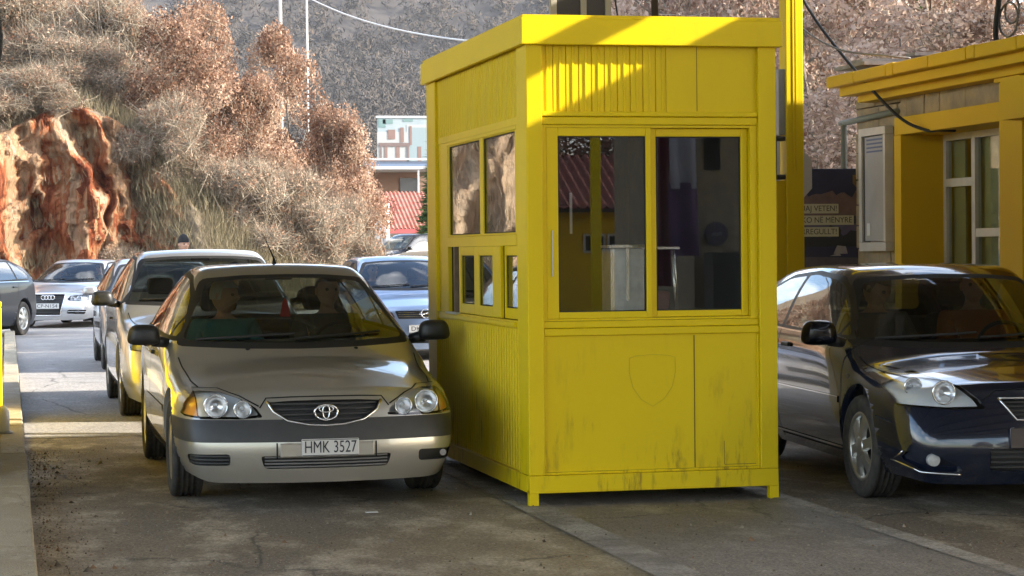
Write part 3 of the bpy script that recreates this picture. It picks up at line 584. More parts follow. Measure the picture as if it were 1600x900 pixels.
# left side (facing the silver car)
b = MB(); b.box(.02, .05, .256, BD-.311, 2.256, 2.30); b.box(.012, .05, .256, BD-.311, 1.036, 1.085, .005); b.box(-.006, .05, .34, 2.53, 1.045, 1.075, .006); b.box(.024, .05, .256, .37, 1.086, 2.255); b.box(.024, .05, 2.505, BD-.311, 1.086, 2.255)
b.box(.022, .05, .371, 2.504, 1.535, 1.60); b.box(.022, .05, .371, 2.504, 2.232, 2.255)
part(b, 'side_window_frame', YEL)
mb = ribbed(.256, BD-.311, .187, 1.035, .026, .072, 'y'); part(mb, 'side_lower_panel', YEL)
mb = ribbed(.256, BD-.311, 2.301, 2.702, .026, .072, 'y'); part(mb, 'side_upper_panel', YEL)
sash(.372, 1.375, 1.601, 2.231, .418, 1.335, 1.615, 2.222, .026, .022, 'y'); sash(1.376, 2.503, 1.601, 2.231, 1.44, 2.462, 1.615, 2.222, .026, .022, 'y')
sash(1.49, 2.105, 1.09, 1.534, 1.606, 2.03, 1.155, 1.475, .018, .022, 'y'); sash(.755, 1.485, 1.09, 1.534, .978, 1.389, 1.155, 1.475, .004, .024, 'y'); sash(.372, .75, 1.09, 1.534, .40, .72, 1.155, 1.475, .03, .02, 'y')
b = MB(); b.box(.03, .055, 2.30, 2.36, 1.09, 1.534); part(b, 'bare_wood_jamb', WOOD)
b = MB(); b.box(-.004, .03, 2.108, 2.50, 1.078, 1.09); part(b, 'worn_sill', mat('worn_white', (.6, .58, .5), .5))
# right and rear walls, floor, near-black sheets added to keep the inside dark
b = MB(); b.box(BW-.04, BW-.02, .2, BD-.311, .187, 1.1); b.box(BW-.04, BW-.02, .2, BD-.311, 2.2, 2.702); b.box(BW-.04, BW-.02, .2, BD-.311, 1.1, 2.2); b.box(.1, BW-.1, BD-.04, BD-.02, .187, 1.3); b.box(.1, BW-.1, BD-.04, BD-.02, 2.2, 2.702); b.box(.1, .35, BD-.04, BD-.02, 1.3, 2.2); b.box(1.1, BW-.1, BD-.04, BD-.02, 1.3, 2.2)
part(b, 'rear_wall', YEL)
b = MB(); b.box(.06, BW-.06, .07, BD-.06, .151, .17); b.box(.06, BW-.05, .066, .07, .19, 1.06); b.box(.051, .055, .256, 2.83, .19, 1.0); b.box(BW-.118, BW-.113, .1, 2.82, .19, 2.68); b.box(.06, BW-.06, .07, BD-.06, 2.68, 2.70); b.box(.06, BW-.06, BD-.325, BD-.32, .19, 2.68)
part(b, 'dark_lining', DARKIN)
desk = thing('counter_desk', 'dark counter desk inside the yellow booth below its windows', 'desk', (BX, BY, .17))
b = MB(); b.box(.07, .45, .5, 2.7, .80, .84, .004); b.box(.46, 1.4, .09, .6, .84, .88, .004); desk_top = b.build('desk_top', WOOD, desk)
b = MB(); b.box(.08, .12, .55, .6, 0, .8); b.box(.08, .12, 2.6, 2.65, 0, .8); b.box(1.34, 1.38, .1, .14, 0, .84); b.box(.5, .54, .5, .54, 0, .8); b.build('leg', WOOD, desk)
# steel cabinet and frame standing on the counter behind the front windows
cab = thing('steel_cabinet', 'shiny galvanised steel cabinet behind the left front window of the booth', 'cabinet', (BX+.555, BY+.2, 1.05))
b = MB(); b.box(0, .21, 0, .2, 0, .46, .006); b.build('body', GALV, cab)
b = MB(); b.box(-.006, .216, -.008, .2, .462, .485, .004); b.box(.0, .022, -.006, -.001, .0, .46); b.box(.095, .115, -.006, -.001, .15, .46); b.build('trim', mat('bright_steel', (.65, .65, .66), .22, .95), cab)
rack = thing('folding_rack', 'folding chrome frame leaning behind the right front window of the booth', 'rack', (BX+.80, BY+.25, 1.05))
for nm, sx in (('leg', 0), ('leg', .17)):
    b = MB(); b.ring([(.02+sx, .02, 0), (-.02+sx, .0, .45)], .009, n=8); b.build(nm, MATS['bright_steel'], rack)
    b = MB(); b.ring([(.09+sx*.9, .16, 0), (-.0+sx, .02, .45)], .009, n=8); b.build(nm, MATS['bright_steel'], rack)
b = MB(); b.box(-.05, .2, -.01, .05, .452, .47, .003); b.build('top_bar', MATS['bright_steel'], rack)
b = MB(); b.box(.0, .22, .05, .18, .0, .2, .02); tag(b.build('red_case', mat('dark_red', (.16, .015, .02), .6)), 'dark red case beside the chrome frame inside the booth', 'case').location = (BX+.79, BY+.42, 1.05)
# sign box on the booth roof
sg = thing('roof_sign_box', 'dark sign panels on beige posts standing on the booth roof', 'sign', (BX, BY+1.4, BH+.02))
for x in (.50, .70, .865):
    b = MB(); b.box(x, x+.04, 0, .05, 0, .9, .003); b.build('post', mat('beige_metal', (.36, .32, .24), .6), sg)
b = MB(); b.box(.541, .699, .012, .04, .03, .9); b.build('panel', mat('dark_brown_panel', (.03, .024, .018), .5), sg)
b = MB(); b.box(.741, .864, .012, .04, .03, .9); b.build('panel', MATS['dark_brown_panel'], sg)
b = MB(); b.ring([(.93, .02, .9), (.925, .0, .3), (.955, -.05, .0)], .006, n=6); tag(b.build('roof_cable', BLK), 'thin dark cable running down beside the sign on the booth roof', 'cable').location = (BX, BY+1.4, BH+.02)
b = MB(); b.ring([(1.205, 0, 0), (1.18, 0, .95)], .024, n=10); b.box(1.15, 1.26, -.05, .05, 0, .012); tag(b.build('mast', mat('brown_metal', (.05, .035, .03), .5)), 'dark slim pole on the booth roof right of the sign panels', 'pole').location = (BX, BY+1.4, BH+.021)

# ------------------------------------------------------------------ canopy over the lanes (above the frame), added shade sheets, and its post
can = thing('lane_canopy', 'grey steel canopy roof over the car lanes, with unseen sheets added for shade', 'canopy', (7, 5, 4.2))
def slab(x0, x1, y0, y1, z, th=.25, m=GRYM):
    b = MB(); b.box(x0-7, x1-7, y0-5, y1-5, z-4.2, z-4.2+th); return b.build('roof_shade_sheet', m, can)
slab(6.98, 14, -6, 15.97, 4.2, .04); slab(5.75, 6.979, 12.3, 15.2, 4.2, .04)  # unseen low sheets, outlines shaped to shade the booth front and cars
slab(10.3, 16, 16.9, 21.5, 5.2, .05); slab(12.6, 18, 24.8, 30.8, 6.4, .05)  # extra unseen sheets added to cast shade bands across the road
# high roof above both lanes with its truss beams
slab(-6, 7.5, -9, 28, 5.7, .12, mat('canopy_sheet', (.30, .29, .27), .6, .1, var=.2, vscale=.7))
b = MB()
for y in np.arange(-8, 28, 2.3):
    b.box(-13, .5, y-5, y-5+.12, 1.16, 1.49); b.ring([(-13, y-5+.9, 1.2), (.5, y-5+1.5, 1.2)], .03, n=6)
for x in np.arange(-12.5, .5, 1.4): b.box(x, x+.06, -14, 22.9, 1.38, 1.495)
b.build('truss_beam', mat('truss_steel', (.42, .40, .36), .5, .2), can)
b = MB(); b.box(6.15-7, 6.36-7, 9.4-5, 12.25-5, .0, .08); b.build('shade_beam', GRYM, can)  # unseen beam added to cast the slanting dark band on the fascia
post = thing('canopy_post', 'tall square yellow steel post between the booth and the dark hatchback', 'post', (6.065, 17, 0))
b = MB(); b.box(.078, .226, 0, .16, .1, 4.2, .006); b.box(0, .0775, .03, .13, .1, 2.05, .005); b.box(-.02, .25, -.02, .18, 0, .099, .01); b.build('shaft', YELP, post)
b = MB(); b.box(.132, .146, -.006, -.0005, 2.1, 4.2, .002); b.box(.160, .166, -.005, -.0005, 2.1, 4.2); b.build('raised_strip', YELP, post)
b = MB(); b.box(.02, .0775, .02, .14, 2.42, 2.95, .004); b.build('steel_plate', GRYM, post)
b = MB(); b.box(-.02, .004, .02, .1, 2.06, 2.41, .004); b.box(.0, .075, .01, .1, 2.06, 2.10, .01); b.box(.0, .075, .01, .1, 2.37, 2.41, .01); b.build('hinge_bracket', BLKP, post)
b = MB(); b.box(-.6, 1.1, .02, .14, 4.01, 4.19); b.build('head_beam', YELP, post)
# ------------------------------------------------------------------ left lane edge: yellow booth out of frame, cabinet and bollard at the kerb
lb = thing('kerbside_booth', 'yellow booth on the left island past the frame edge', 'booth', (-2.0, 17.6, .085)); lb.scale = (1, 1.45, 1); lb.location.y = 14.2
b = MB(); b.box(0, 1.78, 0, 4.6, .02, 1.0); b.box(0, 1.78, 0, 4.6, 2.0, 2.7); b.box(0, .1, 0, 4.6, 1.0, 2.0); b.box(1.68, 1.78, 0, .5, 1.0, 2.0); b.box(1.68, 1.78, 2.1, 2.4, 1.0, 2.0); b.box(1.68, 1.78, 4.1, 4.6, 1.0, 2.0); b.build('wall', YEL, lb)
b = MB(); b.box(1.70, 1.71, .5, 2.1, 1.0, 2.0); b.box(1.70, 1.71, 2.4, 4.1, 1.0, 2.0); b.build('pane', GLD, lb)
b = MB(); b.box(-.1, 1.86, -.1, 4.7, 2.7, 2.85); b.build('roof', YEL, lb)
bc = thing('barrier_cabinet', 'yellow barrier cabinet on the kerb at the left edge of the picture', 'barrier', (-.15, 18.6, .085))
b = MB(); b.box(-.14, .092, 0, .4, .03, 1.0, .02); b.build('housing', YEL, bc); b = MB(); b.box(-.15, .095, -.01, .41, 1.0, 1.04, .01); b.build('lid', YEL, bc); b = MB(); b.box(-.13, .1, .01, .39, 0, .03); b.build('plinth', BLKP, bc)
wb = thing('bollard', 'short white rounded bollard on the kerb at the left edge', 'bollard', (-.052, 17.7, .125))
b = MB(); b.ring([(0, 0, 0), (0, 0, .12), (0, 0, .17), (0, 0, .2), (0, 0, .215)], [.05, .05, .045, .03, .008], n=16); b.build('shaft', mat('white_paint', (.75, .74, .72), .5), wb)
b = MB(); b.cyl((0, 0, -.002), (0, 0, .015), .07); b.build('base_plate', GRYM, wb)
b = MB(); b.ring([(-.05, 14, 3.2), (-.035, 14, 2.96), (-.022, 14, 2.85), (-.03, 14, 2.74), (-.06, 14, 2.62)], .012, n=8); tag(b.build('hanging_cable', BLK), 'black cable loop hanging at the upper left edge', 'cable')

# ------------------------------------------------------------------ yellow building on the right
bd = thing('customs_building', 'low yellow building with a stone wall and white framed windows at the right', 'building', (7.6, 16, 0))
def bp(mb, name, m, parent=bd, **kw): return mb.build(name, m, parent, **kw)
def wbox(mb, x0, x1, y0, y1, z0, z1, bev=0, mi=0): return mb.box(x0-7.6, x1-7.6, y0-16, y1-16, z0, z1, bev, None, mi)
# stone wall laid in courses
b = MB(); z = 0
while z < 2.85:
    h = rnd(.17, .26); y = 18.16+rnd(-.2, 0)
    while y < 19.2:
        L = rnd(.25, .5); wbox(b, 7.6+rnd(0, .02), 7.85, max(18.152, y), min(19.2, y+L)-.008, z, min(2.86, z+h)-.008, .008); y += L
    z += h
z = 2.632
for h in (.2,):
    y = 15.0
    while y < 18.15:
        L = rnd(.3, .7); wbox(b, 7.6+rnd(0, .018), 7.85, y, min(18.151, y+L)-.006, z, z+h-.006, .008); y += L
bp(b, 'stone_wall', STONE)
b = MB(); wbox(b, 7.86, 7.95, 18.2, 19.2, 0, 2.86); wbox(b, 7.86, 12, 19.1, 19.2, 0, 2.85); wbox(b, 7.96, 12, 18.05, 18.15, 0, 2.4); wbox(b, 7.96, 8.05, 9.5, 16.2, 0, 2.62); wbox(b, 7.86, 7.96, 18.05, 18.2, 0, 2.62); wbox(b, 11.9, 12, 9.5, 19.1, 0, 2.85); wbox(b, 7.96, 12, 9.4, 9.5, 0, 2.85); wbox(b, 8.06, 11.9, 9.5, 19, .0, .03); wbox(b, 7.86, 8.05, 15, 18.04, 2.50, 2.85); wbox(b, 8.3, 8.36, 16.3, 18.04, .1, 2.5)
bp(b, 'wall', YELB)
b = MB(); wbox(b, 8.02, 8.04, 16.3, 17.6, .3, 2.46); wbox(b, 8.02, 8.04, 17.72, 17.98, .3, 2.46); bp(b, 'pale_curtain', mat('pale_green_curtain', (.42, .43, .24), .9, var=.25, vscale=3))
b = MB(); wbox(b, 7.545, 7.955, 18.0, 18.15, 0, 2.475, .006); bp(b, 'pier', YELB)
b = MB(); wbox(b, 7.548, 8.0, 15.93, 18.148, 2.476, 2.63, .006); bp(b, 'porch_beam', YELB)
b = MB(); wbox(b, 7.50, 7.86, 15.55, 15.95, 0, 2.765, .008); wbox(b, 7.47, 7.89, 15.52, 15.98, 2.766, 2.93, .008); bp(b, 'pillar', YELB)
b = MB(); wbox(b, 7.3, 8.0, 9.5, 15.5, 2.45, 2.76); wbox(b, 7.5, 7.86, 9.5, 9.9, 0, 2.45); bp(b, 'porch_arcade', YELB)
# white windows
def wwin(y0, y1, z0, z1, bars):
    b = MB(); t = .055
    wbox(b, 7.94, 7.995, y0, y1, z1-t, z1); wbox(b, 7.94, 7.995, y0, y1, z0, z0+t); wbox(b, 7.941, 7.994, y0, y0+t, z0+t, z1-t); wbox(b, 7.941, 7.994, y1-t, y1, z0+t, z1-t)
    for kind, a, c0, c1 in bars:
        if kind == 'h': wbox(b, 7.938, 7.993, c0, c1, a-.035, a+.035)
        else: wbox(b, 7.936, 7.992, a-.035, a+.035, c0, c1)
    f = bp(b, 'window_frame', WHITEP); b = MB(); wbox(b, 7.965, 7.97, y0+.03, y1-.03, z0+.03, z1-.03); b.build('pane', GLZ, f)
wwin(16.25, 18.0, .9, 2.475, [('h', 2.055, 17.42, 17.94), ('v', 17.38, .96, 2.42), ('h', 1.62, 16.3, 17.34)])
# eave: fascia boards, soffit and tile edges
b = MB(); wbox(b, 7.44, 7.60, 9.5, 18.72, 2.80, 2.935, .004); wbox(b, 7.30, 7.439, 9.5, 18.8, 2.86, 2.936); bp(b, 'soffit', YELB)
y = 9.5; b = MB(); k = 0
while y < 18.85:
    L = [.72, .72, .16][k % 3] if k % 3 < 2 else .16
    wbox(b, 7.2, 7.34, y+.004, min(18.88, y+L)-.004, 2.937+.004*(k % 2), 3.04+.006*(k % 3 == 2), .012); y += L; k += 1
bp(b, 'eave_tiles', YELB)
def roofq(x0, z0, x1, z1, y0, y1, m, name):
    """pantile roof: waves running down the slope"""
    n_ = int((y1-y0)/.2)*4; mb = MB()
    def fn(u, v): y = y0+(y1-y0)*u; w = .035*math.cos((y-y0)/.2*2*math.pi); s = v*10; st = .03*(s-math.floor(s)) if v < 1 else 0; return (x0+(x1-x0)*v, y, z0+(z1-z0)*v+w+.035-st)
    mb.grid(fn, n_, 20); o = mb.build(name, m, bd); o.location = (-7.6, -16, 0)
roofq(7.36, 2.945, 10.2, 3.40, 9.5, 18.86, RTILE, 'roof'); roofq(13, 2.98, 10.2, 3.40, 9.5, 18.86, RTILE, 'roof')
b = MB(); wbox(b, 7.4, 7.95, 18.45, 19.2, 3.12, 3.15); wbox(b, 7.5, 8.6, 18.75, 19.0, 3.16, 3.2); wbox(b, 7.9, 9.4, 18.5, 18.7, 3.21, 3.24); bp(b, 'loose_slab', mat('weathered_board', (.36, .33, .30), .9, var=.4, vscale=5))
b = MB(); b.ring([(0-.02, 2.15, 2.69), (-.02, 3.2, 2.665), (-.02, 3.5, 2.66)], .028, n=8); b.ring([(-.02, 3.42, 2.66), (-.02, 3.45, 0.1)], .03, n=8); bp(b, 'drainpipe', mat('grey_green_pipe', (.20, .21, .18), .6))
# glazed notice cabinet on the stone wall
nb = thing('notice_cabinet', 'tall white framed notice cabinet with a pale panel on the stone wall', 'notice board', (7.56, 18.58, 1.99)); nb.scale = (1, .86, 1)
b = MB(); b.box(-.05, .035, -.36, .36, .51, .58, .006); b.box(-.05, .035, -.36, .36, -.52, -.44, .006); b.box(-.049, .034, -.36, -.31, -.439, .509); b.box(-.049, .034, .28, .36, -.439, .509); b.box(.02, .034, -.309, .279, -.439, .509); b.build('frame', WHITEP, nb)
b = MB(); b.box(-.034, -.026, -.30, .225, -.43, .5); b.build('board', mat('pale_board', (.43, .41, .42), .7, var=.12, vscale=4), nb)
b = MB()
for k in range(4): b.box(-.038, -.0345, -.25, .17, .36+k*.035, .375+k*.035)
b.build('printed_lines', mat('grey_blue_print', (.14, .16, .28), .7), nb)
b = MB(); b.box(-.038, -.0345, .08, .17, -.38, -.27); b.build('paper_slip', mat('white_paper', (.7, .68, .66), .8), nb)
b = MB(); b.box(-.03, .03, .235, .275, -.439, .509); b.build('dark_rail', BLKP, nb)
# poster board
pb = thing('poster_board', 'dark tourism poster board with pale lettering strips behind the dark hatchback', 'sign', (7.42, 19.35, 0)); pb.scale = (.93, .93, .972)
b = MB(); b.box(-.62, .40, 0, .04, 1.0, 2.30, .004); b.build('board', mat('poster_night_blue', (.035, .036, .085), .35, var=.4, vscale=3), pb)
for x in (-.5, .3):
    b = MB(); b.box(x, x+.05, .042, .09, 0, 1.9); b.build('leg', GRYM, pb)
def flat(name, col, polys, y=-.003, rough=.4):
    b = MB()
    for p in polys: b.prism(p, .0018, Matrix.Translation((0, y, 0)) @ Matrix.Rotation(R(90), 4, 'X'))
    return b.build(name, mat('print_'+name, col, rough, var=.3, vscale=9), pb)
def wavy(x0, x1, zb, zt, n_, amp, seed):
    rng = np.random.default_rng(seed); return [(x0, zb)]+[(x0+(x1-x0)*k/n_, zt+rng.uniform(-amp, amp)) for k in range(n_+1)]+[(x1, zb)]
flat('town', (0.194, 0.123, 0.123), [wavy(-.61, .39, 1.85, 2.06, 24, .035, 3)]); flat('harbour_sky', (0.123, 0.106, 0.194), [wavy(-.61, .39, 1.62, 1.78, 14, .02, 4)], -.0055)
flat('dark_hill', (0.029, 0.029, 0.035), [wavy(-.3, .39, 1.56, 1.68, 18, .035, 5), wavy(-.1, .1, 1.66, 1.74, 9, .03, 6)], -.008); flat('water', (0.042, 0.099, 0.126), [[(-.61, 1.01), (.39, 1.01), (.39, 1.30), (-.61, 1.36)]], -.005)
flat('quay', (0.106, 0.091, 0.120), [[(-.61, 1.36), (.39, 1.30), (.39, 1.45), (-.61, 1.47)]], -.0055)
flat('boat', (0.700, 0.700, 0.700), [[(-.3, 1.165), (-.02, 1.155), (-.05, 1.19), (-.12, 1.21), (-.16, 1.235), (-.3, 1.24)]], -.009); flat('boat_window', (0.070, 0.070, 0.106), [[(-.28, 1.2), (-.12, 1.197), (-.16, 1.22), (-.28, 1.225)]], -.0115)
flat('small_boat', (0.352, 0.317, 0.334), [[(.02, 1.49), (.17, 1.49), (.15, 1.56), (.06, 1.57)], [(-.02, 1.47), (.1, 1.47), (.08, 1.5)]], -.0105)
for k, (s, x0, x1, zt) in enumerate((('DUAJ VETEN!', -.55, .075, 1.965), ('SHKO NË MËNYRË', -.60, .235, 1.855), ('TË RREGULLT!', -.55, .075, 1.745))):
    b = MB(); b.box(x0, x1, -.0135, -.0108, zt-.09, zt, 0); strip = b.build('lettering_strip', mat('cream_strip', (.55, .51, .36), .6), pb)
    me = text_mesh(s, .075, .0008, 0); o = link('lettering', me, mat('dark_letters', (.05, .045, .04), .6), strip)
    w = max(v.co.x for v in me.vertices)-min(v.co.x for v in me.vertices); o.scale = (min(1, (x1-x0-.05)/w),)+(1, 1); o.location = (x1-.02-min(w, x1-x0-.05)/2, -.0145, zt-.045)
b = MB(); b.prism([(.23, 2.24), (.31, 2.24), (.31, 2.16), (.27, 2.12), (.23, 2.16)], .002, Matrix.Translation((0, -.003, 0)) @ Matrix.Rotation(R(90), 4, 'X')); b.build('crest', mat('crest_gold', (.20, .13, .05), .5), pb)
b = MB(); b.prism([(.258, 2.22), (.282, 2.22), (.278, 2.15), (.262, 2.15)], .002, Matrix.Translation((0, -.0052, 0)) @ Matrix.Rotation(R(90), 4, 'X')); b.build('crest_figure', mat('crest_dark', (.03, .05, .03), .5), pb)
# octagonal sign plate seen from behind, on its own pole behind the yellow post
oc = thing('octagonal_sign', 'grey back of an octagonal road sign peeking out behind the yellow post', 'road sign', (6.72, 18.8, 0)); oc.scale = (.92, .92, .975)
b = MB(); r8 = .34; b.prism([(r8*math.cos(R(22.5+45*k)), r8*math.sin(R(22.5+45*k))) for k in range(8)], .012, Matrix.Translation((.02, 0, 2.22)) @ Matrix.Rotation(R(90), 4, 'X')); b.build('plate', mat('sign_back', (.42, .40, .40), .5, .2), oc)
b = MB(); b.cyl((0, .03, 0), (0, .03, 2.5), .028); b.build('pole', GRYM, oc)
# cables
def cable(pts, r, label):
    b = MB(); P_ = [Vector(p) for p in pts]; out = []
    for i in range(len(P_)-1):
        p0, p1, p2, p3 = P_[max(0, i-1)], P_[i], P_[i+1], P_[min(len(P_)-1, i+2)]
        for k in range(6):
            t = k/6; out.append(.5*((2*p1)+(p2-p0)*t+(2*p0-5*p1+4*p2-p3)*t*t+(3*p1-p0-3*p2+p3)*t**3))
    out.append(P_[-1]); b.ring(out, r, n=7); return tag(b.build('overhead_cable', BLK if r > .012 else mat('grey_cable', (.16, .15, .14), .6)), label, 'cable')
cable([(7.15, 19.4, 3.85), (7.2, 19, 3.5), (7.3, 18.3, 3.0), (7.42, 17.75, 2.62), (7.53, 17.45, 2.49), (7.6, 17.3, 2.478), (7.7, 17.2, 2.47)], .014, 'black cable drooping in front of the stone wall to the porch beam')
cable([(7.0, 19.6, 3.9), (7.05, 19.2, 3.55), (7.2, 18.6, 3.27), (7.4, 18.0, 3.16), (7.6, 17.9, 3.13)], .009, 'thin grey cable drooping onto the roof edge of the yellow building')
for k, (r_1, dz, lb_) in enumerate(((.16, .05, 'largest black cable coil at the upper right corner'), (.12, .12, 'small black cable coil hanging at the upper right corner'))):
    pts = [(7.42+.03*k, 15.6+r_1*math.cos(a)*1.0, 3.17+dz+r_1*math.sin(a)*.8) for a in np.linspace(0, 6.6, 16)]; cable(pts, .009, lb_)
cable([(7.4, 15.72, 3.4), (7.38, 15.74, 3.12), (7.4, 15.70, 3.0), (7.42, 15.58, 2.92), (7.4, 15.45, 2.95)], .022, 'thick black cable bundle over the pillar at the right edge')
# ------------------------------------------------------------------ far end of the road: lamps, house, billboard, shelter
def lamp(x, y, h, r, label, arm=False):
    t = thing('lamp_pole', label, 'lamp post', (x, y, ground_at(x, y)*.9 if y < 76 and x < 11 else .5), 0)
    b = MB(); b.cyl((0, 0, 0), (0, 0, h), r, r*.75, 12); b.build('shaft', mat('pale_lamp_paint', (.45, .44, .42), .5, .1), t)
    b = MB()
    if arm: b.ring([(0, 0, h), (-.05, 0, h+.25), (-.3, 0, h+.42), (-.9, 0, h+.5)], r*.7, n=8); b.build('arm', MATS['pale_lamp_paint'], t); b = MB(); b.box(-1.5, -.85, -.1, .1, h+.45, h+.56, .03); b.build('lamp_head', GRYM, t)
    else: b.ring([(0, 0, h), (0, 0, h+.3)], r*.75, r*.4, n=8); b.box(-.1, .7, -.1, .1, h+.3, h+.4, .03); b.build('lamp_head', GRYM, t)
lamp(8.9, 73.5, 12.5, .07, 'straight pale lamp pole rising out of the oaks, nearer and taller in the picture')
lamp(10.65, 80, 12.6, .05, 'thinner pale lamp pole with a curved arm, right of the taller pole', True)
def wire(p0, p1, sag, r, label):
    p0, p1 = Vector(p0), Vector(p1); pts = [p0.lerp(p1, t)-Vector((0, 0, sag*4*t*(1-t))) for t in np.linspace(0, 1, 24)]
    b = MB(); b.ring(pts, r, n=6); tag(b.build('power_line', mat('pale_wire', (.55, .54, .52), .5)), label, 'wire')
wire((9.3, 75, 10.6), (8.6, 32, 4.55), .55, .02, 'pale overhead wire crossing the far hill down to the booth roof')
hs = thing('white_house', 'small white house with a red tiled roof at the end of the road', 'house', (19.4, 98, .5))
b = MB(); b.box(-2.9, 3.5, 0, 7, 0, 2.05); b.build('wall', WALLW, hs)
b = MB(); NT = 40
def rf(u, v): x = -3.4+u*7.4; w = .05*math.cos(u*NT*2*math.pi); return (x, -.5+v*4.0, 2.05+v*1.75+w)
b.grid(rf, NT*4, 4); rf2 = b; rf2.grid(lambda u, v: (-3.4+u*7.4, 7.5-v*4.0, 2.05+v*1.75+.05*math.cos(u*NT*2*math.pi)), NT*4, 4); b.build('roof', mat('bright_red_tile', (.34, .085, .05), .8, var=.5, vscale=2.5, dark=(.40, .2, .15)), hs)
b = MB(); b.box(-3.3, 3.9, -.55, -.45, 1.85, 2.03); b.build('gutter', mat('red_gutter', (.36, .06, .06), .6), hs)
b = MB(); b.box(-.4, 1.9, -.03, .0, .35, 1.75); b.build('window', mat('dark_pane', (.02, .022, .025), .15), hs)
b = MB(); b.box(-3.6, -2.95, 1, 6, 2.2, 3.9); b.build('chimney_block', mat('brown_wall', (.19, .12, .085), .9), hs)
# back wall / brown building behind the house
bw = thing('brown_building', 'dark brown building behind the red roofed house', 'building', (20.2, 112, .5))
b = MB(); b.box(-3.2, 4, 0, 5, 0, 5.3); b.build('wall', mat('brown_wall', (.19, .12, .085), .9, var=.3, vscale=.8), bw); b = MB(); b.box(-3.0, -2.0, -.05, 0, 3.6, 4.8); b.build('window', MATS['dark_pane'], bw); b = MB(); b.box(-.6, .4, -.05, 0, 3.6, 4.8); b.build('window', MATS['dark_pane'], bw)
# flat roofed steel shelter
st = thing('steel_shelter', 'flat steel shelter roof with blue glazing under the billboard', 'shelter', (19.6, 108, .55))
b = MB(); b.box(-2.4, 1.6, 0, 4, 5.05, 5.2); b.box(-2.4, 1.6, 0, .1, 5.5, 5.6); b.build('roof_frame', mat('white_steel', (.36, .38, .40), .5, .1), st)
b = MB(); b.box(-2.35, 1.5, .12, 3.8, 5.21, 5.45); b.build('glazing', mat('blue_glazing', (.10, .15, .24), .15), st)
for x in (-2.3, .2, 1.5):
    b = MB(); b.box(x, x+.09, .05, .14, 0, 5.04); b.build('post', MATS['white_steel'], st)
cl = thing('white_column', 'thick white column beside the right end of the leafy bank', 'column', (13.9, 82.5, .45))
b = MB(); b.cyl((0, 0, .05), (0, 0, 2.9), .13, .12, 20); b.build('shaft', mat('white_column_paint', (.72, .72, .73), .6, var=.1), cl); b = MB(); b.box(-.2, .2, -.2, .2, 0, .06, .01); b.build('base', GRYM, cl); b = MB(); b.box(-.45, -.16, -.1, .12, 0, 2.6); b.build('grey_pier', GRYM, cl)
# billboard with a printed house picture
bb = thing('billboard', 'wide billboard printed with a picture of a pale house, above the far roofs', 'billboard', (25.0, 150, .55))
b = MB(); b.box(-.25, 5.5, 0, .25, 6.9, 10.15, .0); b.build('panel', mat('print_pale_sky', (.24, .28, .30), .6, var=.35, vscale=.5, dark=(.17, .22, .25)), bb)
b = MB(); b.box(-.35, 5.6, -.06, .3, 10.15, 10.3); b.box(-.35, 5.6, -.06, .3, 6.75, 6.9); b.build('frame', mat('white_steel', (.6, .62, .64), .5, .1), bb)
for x in (.3, 4.5):
    b = MB(); b.box(x, x+.35, .3, .65, 0, 10); b.build('leg', GRYM, bb)
def pr(name, col, boxes, y):
    b = MB()
    for (x0, x1, z0, z1) in boxes: b.box(x0, x1, y, y+.01, z0, z1)
    b.build(name, mat('bb_'+name, col, .6), bb)
pr('printed_facade', (.27, .28, .28), [(-.3, 1.75, 7.3, 9.2), (1.75, 3.2, 7.2, 9.7)], -.02); pr('printed_shade', (.17, .22, .24), [(1.9, 3.2, 7.2, 9.5)], -.035)
pr('printed_shutter', (.15, .09, .075), [(.45, .95, 8.7, 9.35), (1.3, 1.55, 8.5, 9.5), (1.95, 2.1, 8.3, 9.6), (.2, .4, 7.3, 8.3), (1.0, 1.25, 7.2, 8.4), (2.5, 2.75, 7.1, 8.2)], -.05)
pr('printed_balcony', (.11, .075, .07), [(-.2, 1.95, 8.2, 8.45), (-.2, 1.9, 7.2, 7.3), (1.75, 1.9, 7.2, 8.2), (-.1, 0, 7.3, 8.2)], -.065); pr('printed_tree', (.10, .17, .17), [(-.2, .3, 9.5, 10.1), (.1, .8, 9.75, 10.05), (1.5, 2.2, 9.9, 10.1)], -.02)
# fence/wall strip in front of the house
fw_ = thing('mesh_fence', 'pale wire fence along the parked cars in front of the white house', 'fence', (17, 92, .5))
for k in range(8):
    b = MB(); b.cyl((-3+k*.9, 0, 0), (-3+k*.9, 0, 1.2), .025, n=8); b.build('fence_post', GALV, fw_)
b = MB()
for k in range(7): b.box(-3, 3.3, -.006, .006, .15+k*.16, .165+k*.16)
for k in range(40): b.box(-3+k*.16, -2.988+k*.16, -.004, .004, .1, 1.18)
b.build('mesh_panel', GALV, fw_)
# ------------------------------------------------------------------ what the booth windows mirror: red roofed house and stone wall behind the camera
rh = thing('red_roof_house', 'yellow house with a red tiled roof, behind the viewpoint', 'house', (13.4, -21.85, 0))
b = MB(); b.box(-4, 5, -6, -.4, 0, 2.42); b.build('wall', YELB, rh)
b = MB(); b.grid(lambda u, v: (-4.4+u*9.8, .0-v*2.6, 2.43+v*1.27+.05*math.cos(u*46*2*math.pi)-.05*((v*9) % 1 if v < 1 else 0)), 46*4, 36); b.grid(lambda u, v: (-4.4+u*9.8, -6.2+v*3.6, 2.43+v*1.27), 8, 4); b.build('roof', RTILE, rh)
b = MB(); b.box(-4.4, 5.4, -.05, .03, 2.34, 2.42); b.build('gutter', BLKP, rh)
for x in (-1.0, -.45):
    b = MB(); b.box(x, x+.5, -.39, -.35, 1.45, 1.87); f_ = b.build('window', WHITEP, rh); b = MB(); b.box(x+.05, x+.45, -.349, -.34, 1.5, 1.82); b.build('pane', MATS['dark_pane'], f_)
